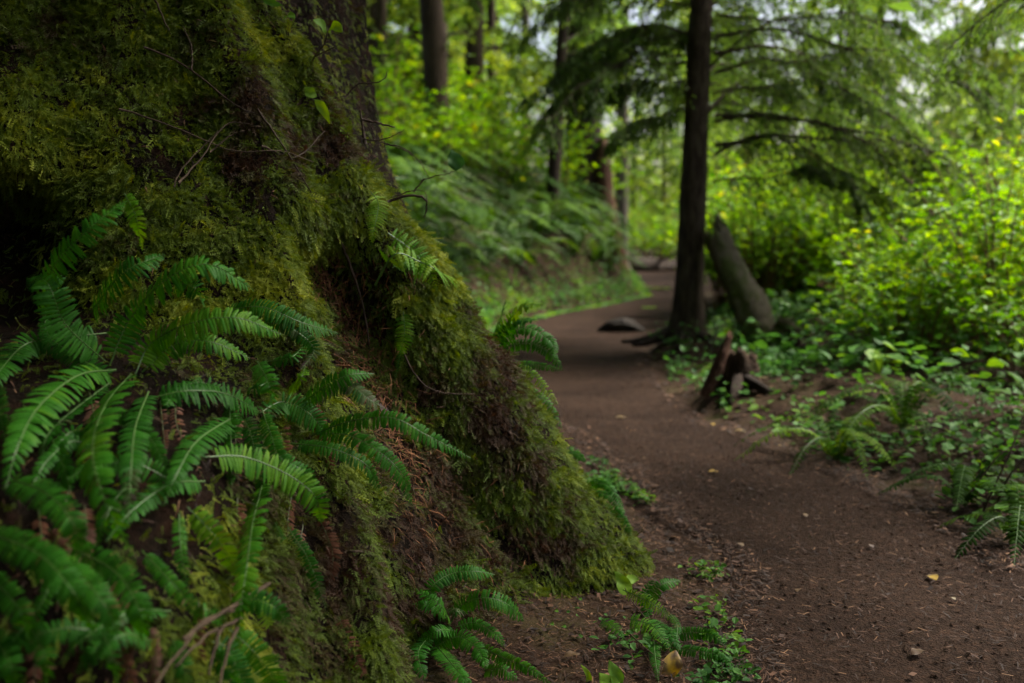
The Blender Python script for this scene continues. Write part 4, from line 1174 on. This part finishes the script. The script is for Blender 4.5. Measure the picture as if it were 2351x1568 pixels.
for x, y in bf:
    o = bpy.data.objects.new('sword_fern', fq.choice(cl)); COL.objects.link(o)
    d = float(toe_dist(np.array([x]), np.array([y]))[0])
    o.location = (x, y, tz(x, y)); s_ = fq.uniform(.85, 1.25); o.scale = (s_, s_, s_)
    o.rotation_euler = (0, 0, fq.uniform(0, 6))
    tag(o, 'blurred sword fern in the mass covering the shaded bank left of the path', 'fern', 'ferns covering the bank')
def near_fern(x, y, seed, nf, L, tb, label, wd=.09):
    o = empty('sword_fern', (x, y, tz(x, y)), label, 'fern', 'ferns in the verge right of the path')
    for f in fern_clump(seed, nf, L, wd=wd, tb=tb, npin=26, low=False):
        c = bpy.data.objects.new('frond', f.mesh('frond', [M['bankfern'], M['rib']], False)); COL.objects.link(c); c.parent = o
g = gpt(1920, 1060); near_fern(g[0], g[1], 601, 10, .62, .55, 'upright sword fern in the verge directly below the bright thicket')
g = gpt(2070, 1040); near_fern(g[0], g[1], 602, 12, .7, .5, 'bluish arching sword fern just right of the upright one in the verge')
g = gpt(2215, 1170); near_fern(g[0], g[1], 603, 8, .5, .5, 'sword fern low at the right edge beside the bare stems')
g = gpt(2340, 1255); near_fern(g[0], g[1], 604, 8, .5, .45, 'sword fern at the right frame edge on the path verge')
g = gpt(1650, 880); near_fern(g[0], g[1], 605, 6, .4, .45, 'small fern between the broken stump and the hemlock')
g = gpt(1560, 805); near_fern(g[0], g[1], 606, 5, .3, .4, 'tiny fern at the left foot of the hemlock')

# ------------------------------------------------------------------ ground cover, litter, leaves
def cover(n, sampler, leaf, tb, name, mt, seed):
    q = np.random.default_rng(seed); mb = MB()
    x, y, h = sampler(q, n)
    z = terrain(x, y) + h
    k = len(x)
    yaw = q.uniform(0, 6.283, k)
    d = nrm(np.stack([np.cos(yaw), np.sin(yaw), q.normal(.1, .35, k)], -1)); up = nrm(np.array([0, 0, 1.0]) + q.normal(0, .35, (k, 3)))
    s = nrm(np.cross(d, up)); nn = np.cross(s, d); L = (leaf * q.uniform(.5, 1.4, k))[:, None]
    pp = np.stack([x, y, z], -1)
    tt = np.clip(tb + .8 * (fbm(pp * 1.3, 77, 2) - .5) + q.normal(0, .12, k), 0, 1)
    mb.inst([(0, 0, 0), (.4, .4, .07), (.28, .75, .03), (0, 1, -.1), (-.28, .75, .03), (-.4, .4, .07)], [(0, 1, 2, 3), (0, 3, 4, 5)], pp, s * L, d * L, nn * L, 0, tt)
    return tag(mb.build(name, M[mt], smooth=False), kind='stuff')
def toe_s(q, n):
    i_ = q.integers(2, len(TOE) - 3, n); u = q.random(n)
    p = TOE[i_] + (TOE[i_ + 1] - TOE[i_]) * u[:, None]
    a = TOE[i_ + 1] - TOE[i_]; nn = nrm(np.stack([-a[:, 1], a[:, 0]], -1))
    d = q.gamma(1.6, .22, n) - .3
    p = p + nn * d[:, None]
    return p[:, 0], p[:, 1], q.uniform(.02, .28, n) * (d > -.1) + .02
cover(9000, toe_s, .06, .48, 'ground_cover', 'herb', 81)
def right_s(q, n):
    y = q.uniform(3.6, 15, n); l_, r_ = pedge(y)
    x = r_ + .08 + q.gamma(1.6, .55, n)
    pz = fbm(np.stack([x, y, 0 * x], -1) * 1.7, 83, 2)
    kp = q.random(n) < sstep(.43, .56, pz) * .9 + .08 * (x - r_ > .6)
    return x[kp], y[kp], q.uniform(.0, .16, kp.sum())
cover(12000, right_s, .05, .30, 'ground_cover', 'herb', 82)
def left_s(q, n):
    y = q.uniform(2.6, 6, n); l_, r_ = pedge(y)
    x = l_ - q.gamma(1.6, .12, n) + .04
    pz = fbm(np.stack([x, y, 0 * x], -1) * 3.1, 87, 2)
    kp = (q.random(n) < sstep(.46, .58, pz)) & (x > -.1)
    return x[kp], y[kp], q.uniform(.005, .05, kp.sum())
cover(5000, left_s, .026, .45, 'ground_cover', 'herb', 84)
def foot_s(q, n):
    c_ = np.array([(1.75, 7.3), (1.95, 6.9), (1.55, 7.7), (1.9, 8.6), (2.2, 9.4), (1.75, 9.9), (2.3, 10.2), (2.5, 10.9), (1.6, 10.2)])[q.integers(0, 9, n)]
    x = c_[:, 0] + q.normal(0, .2, n); y = c_[:, 1] + q.normal(0, .25, n)
    kp = x > pedge(y)[1] + .05
    return x[kp], y[kp], q.gamma(2, .06, kp.sum())
cover(500, foot_s, .055, .3, 'ground_cover', 'herb', 86)
def under_s(q, n):
    y = q.uniform(6, 30, n); x = y * q.uniform(-.3, .65, n); l_, r_ = pedge(y)
    td = toe_dist(x, y); kp = ((x > r_ + .8) | (td > 3.2))
    return x[kp], y[kp], q.uniform(.0, .3, kp.sum())
cover(16000, under_s, .1, .4, 'ground_cover', 'herb', 85)

def litter(n, xr, yr, size, dens, seed, name, mt='litter', wd=.06):
    q = np.random.default_rng(seed); mb = MB()
    y = q.uniform(*yr, n); x = q.uniform(*xr, n)
    l_, r_ = pedge(y); ed_ = .03 + .22 * fbm(np.stack([x, y, 0 * x], -1) * 3.3, 99, 2); inp = (x > l_ + ed_) & (x < r_ - ed_)
    kp = q.random(n) < dens(x, y, inp)
    x, y, inp, l_, r_ = x[kp], y[kp], inp[kp], l_[kp], r_[kp]; k = len(x)
    z = np.where(inp, .028, np.maximum(terrain(x, y), np.where((x > l_ - .05) & (x < r_ + .05), .026, -9))) + q.uniform(.002, .014, k)
    yaw = q.uniform(0, 6.283, k)
    d = nrm(np.stack([np.cos(yaw), np.sin(yaw), q.normal(0, .22, k)], -1)); up = np.tile([[0, 0, 1.0]], (k, 1))
    s = nrm(np.cross(d, up)); nn = np.cross(s, d); L = (size * q.uniform(.4, 1.6, k))[:, None]
    mb.inst([(-wd, -.5, 0), (wd, -.5, 0), (wd, .5, .04), (-wd, .5, .04)], [(0, 1, 2, 3)], np.stack([x, y, z], -1), s * L, d * L, nn * L, 0, q.random(k) ** 1.3)
    return tag(mb.build(name, M[mt], smooth=False), kind='stuff')
litter(80000, (-.9, 2.6), (2.2, 6.5), .019, lambda x, y, i_: np.where(i_, .15, 1.0), 91, 'needle_litter')
litter(26000, (-1, 4), (2.2, 14), .017, lambda x, y, i_: np.where(i_, .02, .8), 92, 'leaf_crumbs', wd=.3)
litter(3000, (-.5, 5), (3, 18), .032, lambda x, y, i_: np.where(i_, .012, .7), 93, 'leaf_crumbs', wd=.28)

# pebbles trodden into the path
q = np.random.default_rng(95); mb = MB(); n = 5200
y = q.uniform(2.5, 9, n); l_, r_ = pedge(y); x = l_ + (r_ - l_) * q.uniform(.05, .97, n)
oc = [(1, 0, 0), (0, 1, 0), (-1, 0, 0), (0, -1, 0), (0, 0, .7), (.55, .55, .45), (-.55, .55, .45), (-.55, -.55, .45), (.55, -.55, .45)]
of = [(0, 5, 4), (5, 1, 4), (1, 6, 4), (6, 2, 4), (2, 7, 4), (7, 3, 4), (3, 8, 4), (8, 0, 4), (0, 1, 5), (1, 2, 6), (2, 3, 7), (3, 0, 8)]
a = q.uniform(0, 6.283, n); s_ = (.002 + .006 * q.random(n) ** 3)[:, None]
mb.inst(oc, of, np.stack([x, y, np.full(n, .022)], -1), np.stack([np.cos(a), np.sin(a), 0 * a], -1) * s_ * 1.3, np.stack([-np.sin(a), np.cos(a), 0 * a], -1) * s_, np.tile([[0, 0, 1.0]], (n, 1)) * s_, 0, q.random(n))
tag(mb.build('pebbles', M['path'], smooth=True), kind='stuff')

# fallen leaves
for px, py, sz, tn, lab in [
    (1425, 956, .10, .9, 'pale fallen leaf lying flat mid path level with the ridge shoulder fern'),
    (1637, 1080, .075, .8, 'pale fallen leaf lying mid path below the broken stump'),
    (1698, 987, .11, 1.0, 'largest cream fallen leaf at the path edge under the broken stump'),
    (1636, 972, .06, .85, 'small pale leaf just left of the largest cream leaf'),
    (1787, 968, .07, .55, 'yellow leaf standing out in the verge right of the cream leaf'),
    (1792, 1022, .05, .5, 'small yellow leaf below the yellow leaf in the verge'),
    (1750, 925, .10, .95, 'pale green yellow leaf beside the roots of the broken stump'),
    (2142, 1322, .085, .75, 'tan leaf on the near path toward the right edge'),
    (2188, 1371, .04, .95, 'small pale leaf near the tan leaf on the near path'),
    (2106, 1493, .08, .15, 'dark brown leaf pressed in the path near the bottom right'),
    (1832, 1352, .05, .35, 'brown leaf chip on the near left side of the path'),
    (1700, 1247, .05, .3, 'orange brown leaf scrap on the litter beside the path'),
    (1312, 1505, .075, .2, 'brown curled leaf on the litter between the two bottom ferns'),
    (1530, 905, .06, .3, 'orange leaf on the dark edge of the path left of the stump'),
    (1850, 1180, .05, .5, 'faint yellow leaf on the right half of the path'),
    (2000, 1250, .05, .2, 'brown leaf on the right half of the near path'),
    (1480, 1050, .045, .4, 'tiny tan leaf on the shaded left half of the path'),
    (1560, 1130, .04, .25, 'tiny brown leaf on the left half of the path'),
]:
    sz *= .78; tn *= .8; g = gpt(px, py, .04); zz = max(.034, tz(g[0], g[1]) + .015)
    a = random.uniform(0, 6.28); d = np.array([math.cos(a), math.sin(a), 0]) * sz
    g = np.array([g[0], g[1], zz])
    mb = MB(); broad_leaf(mb, [g - d * .5, g + [0, 0, .005], g + d * .5 + [0, 0, .002]], sz * .62, (random.uniform(-.2, .2), 0, 1), tn, fold=.06, wave=.04)
    tag(mb.build('fallen_leaf', M['yellow']), lab, 'leaf', 'fallen leaves on and beside the path')
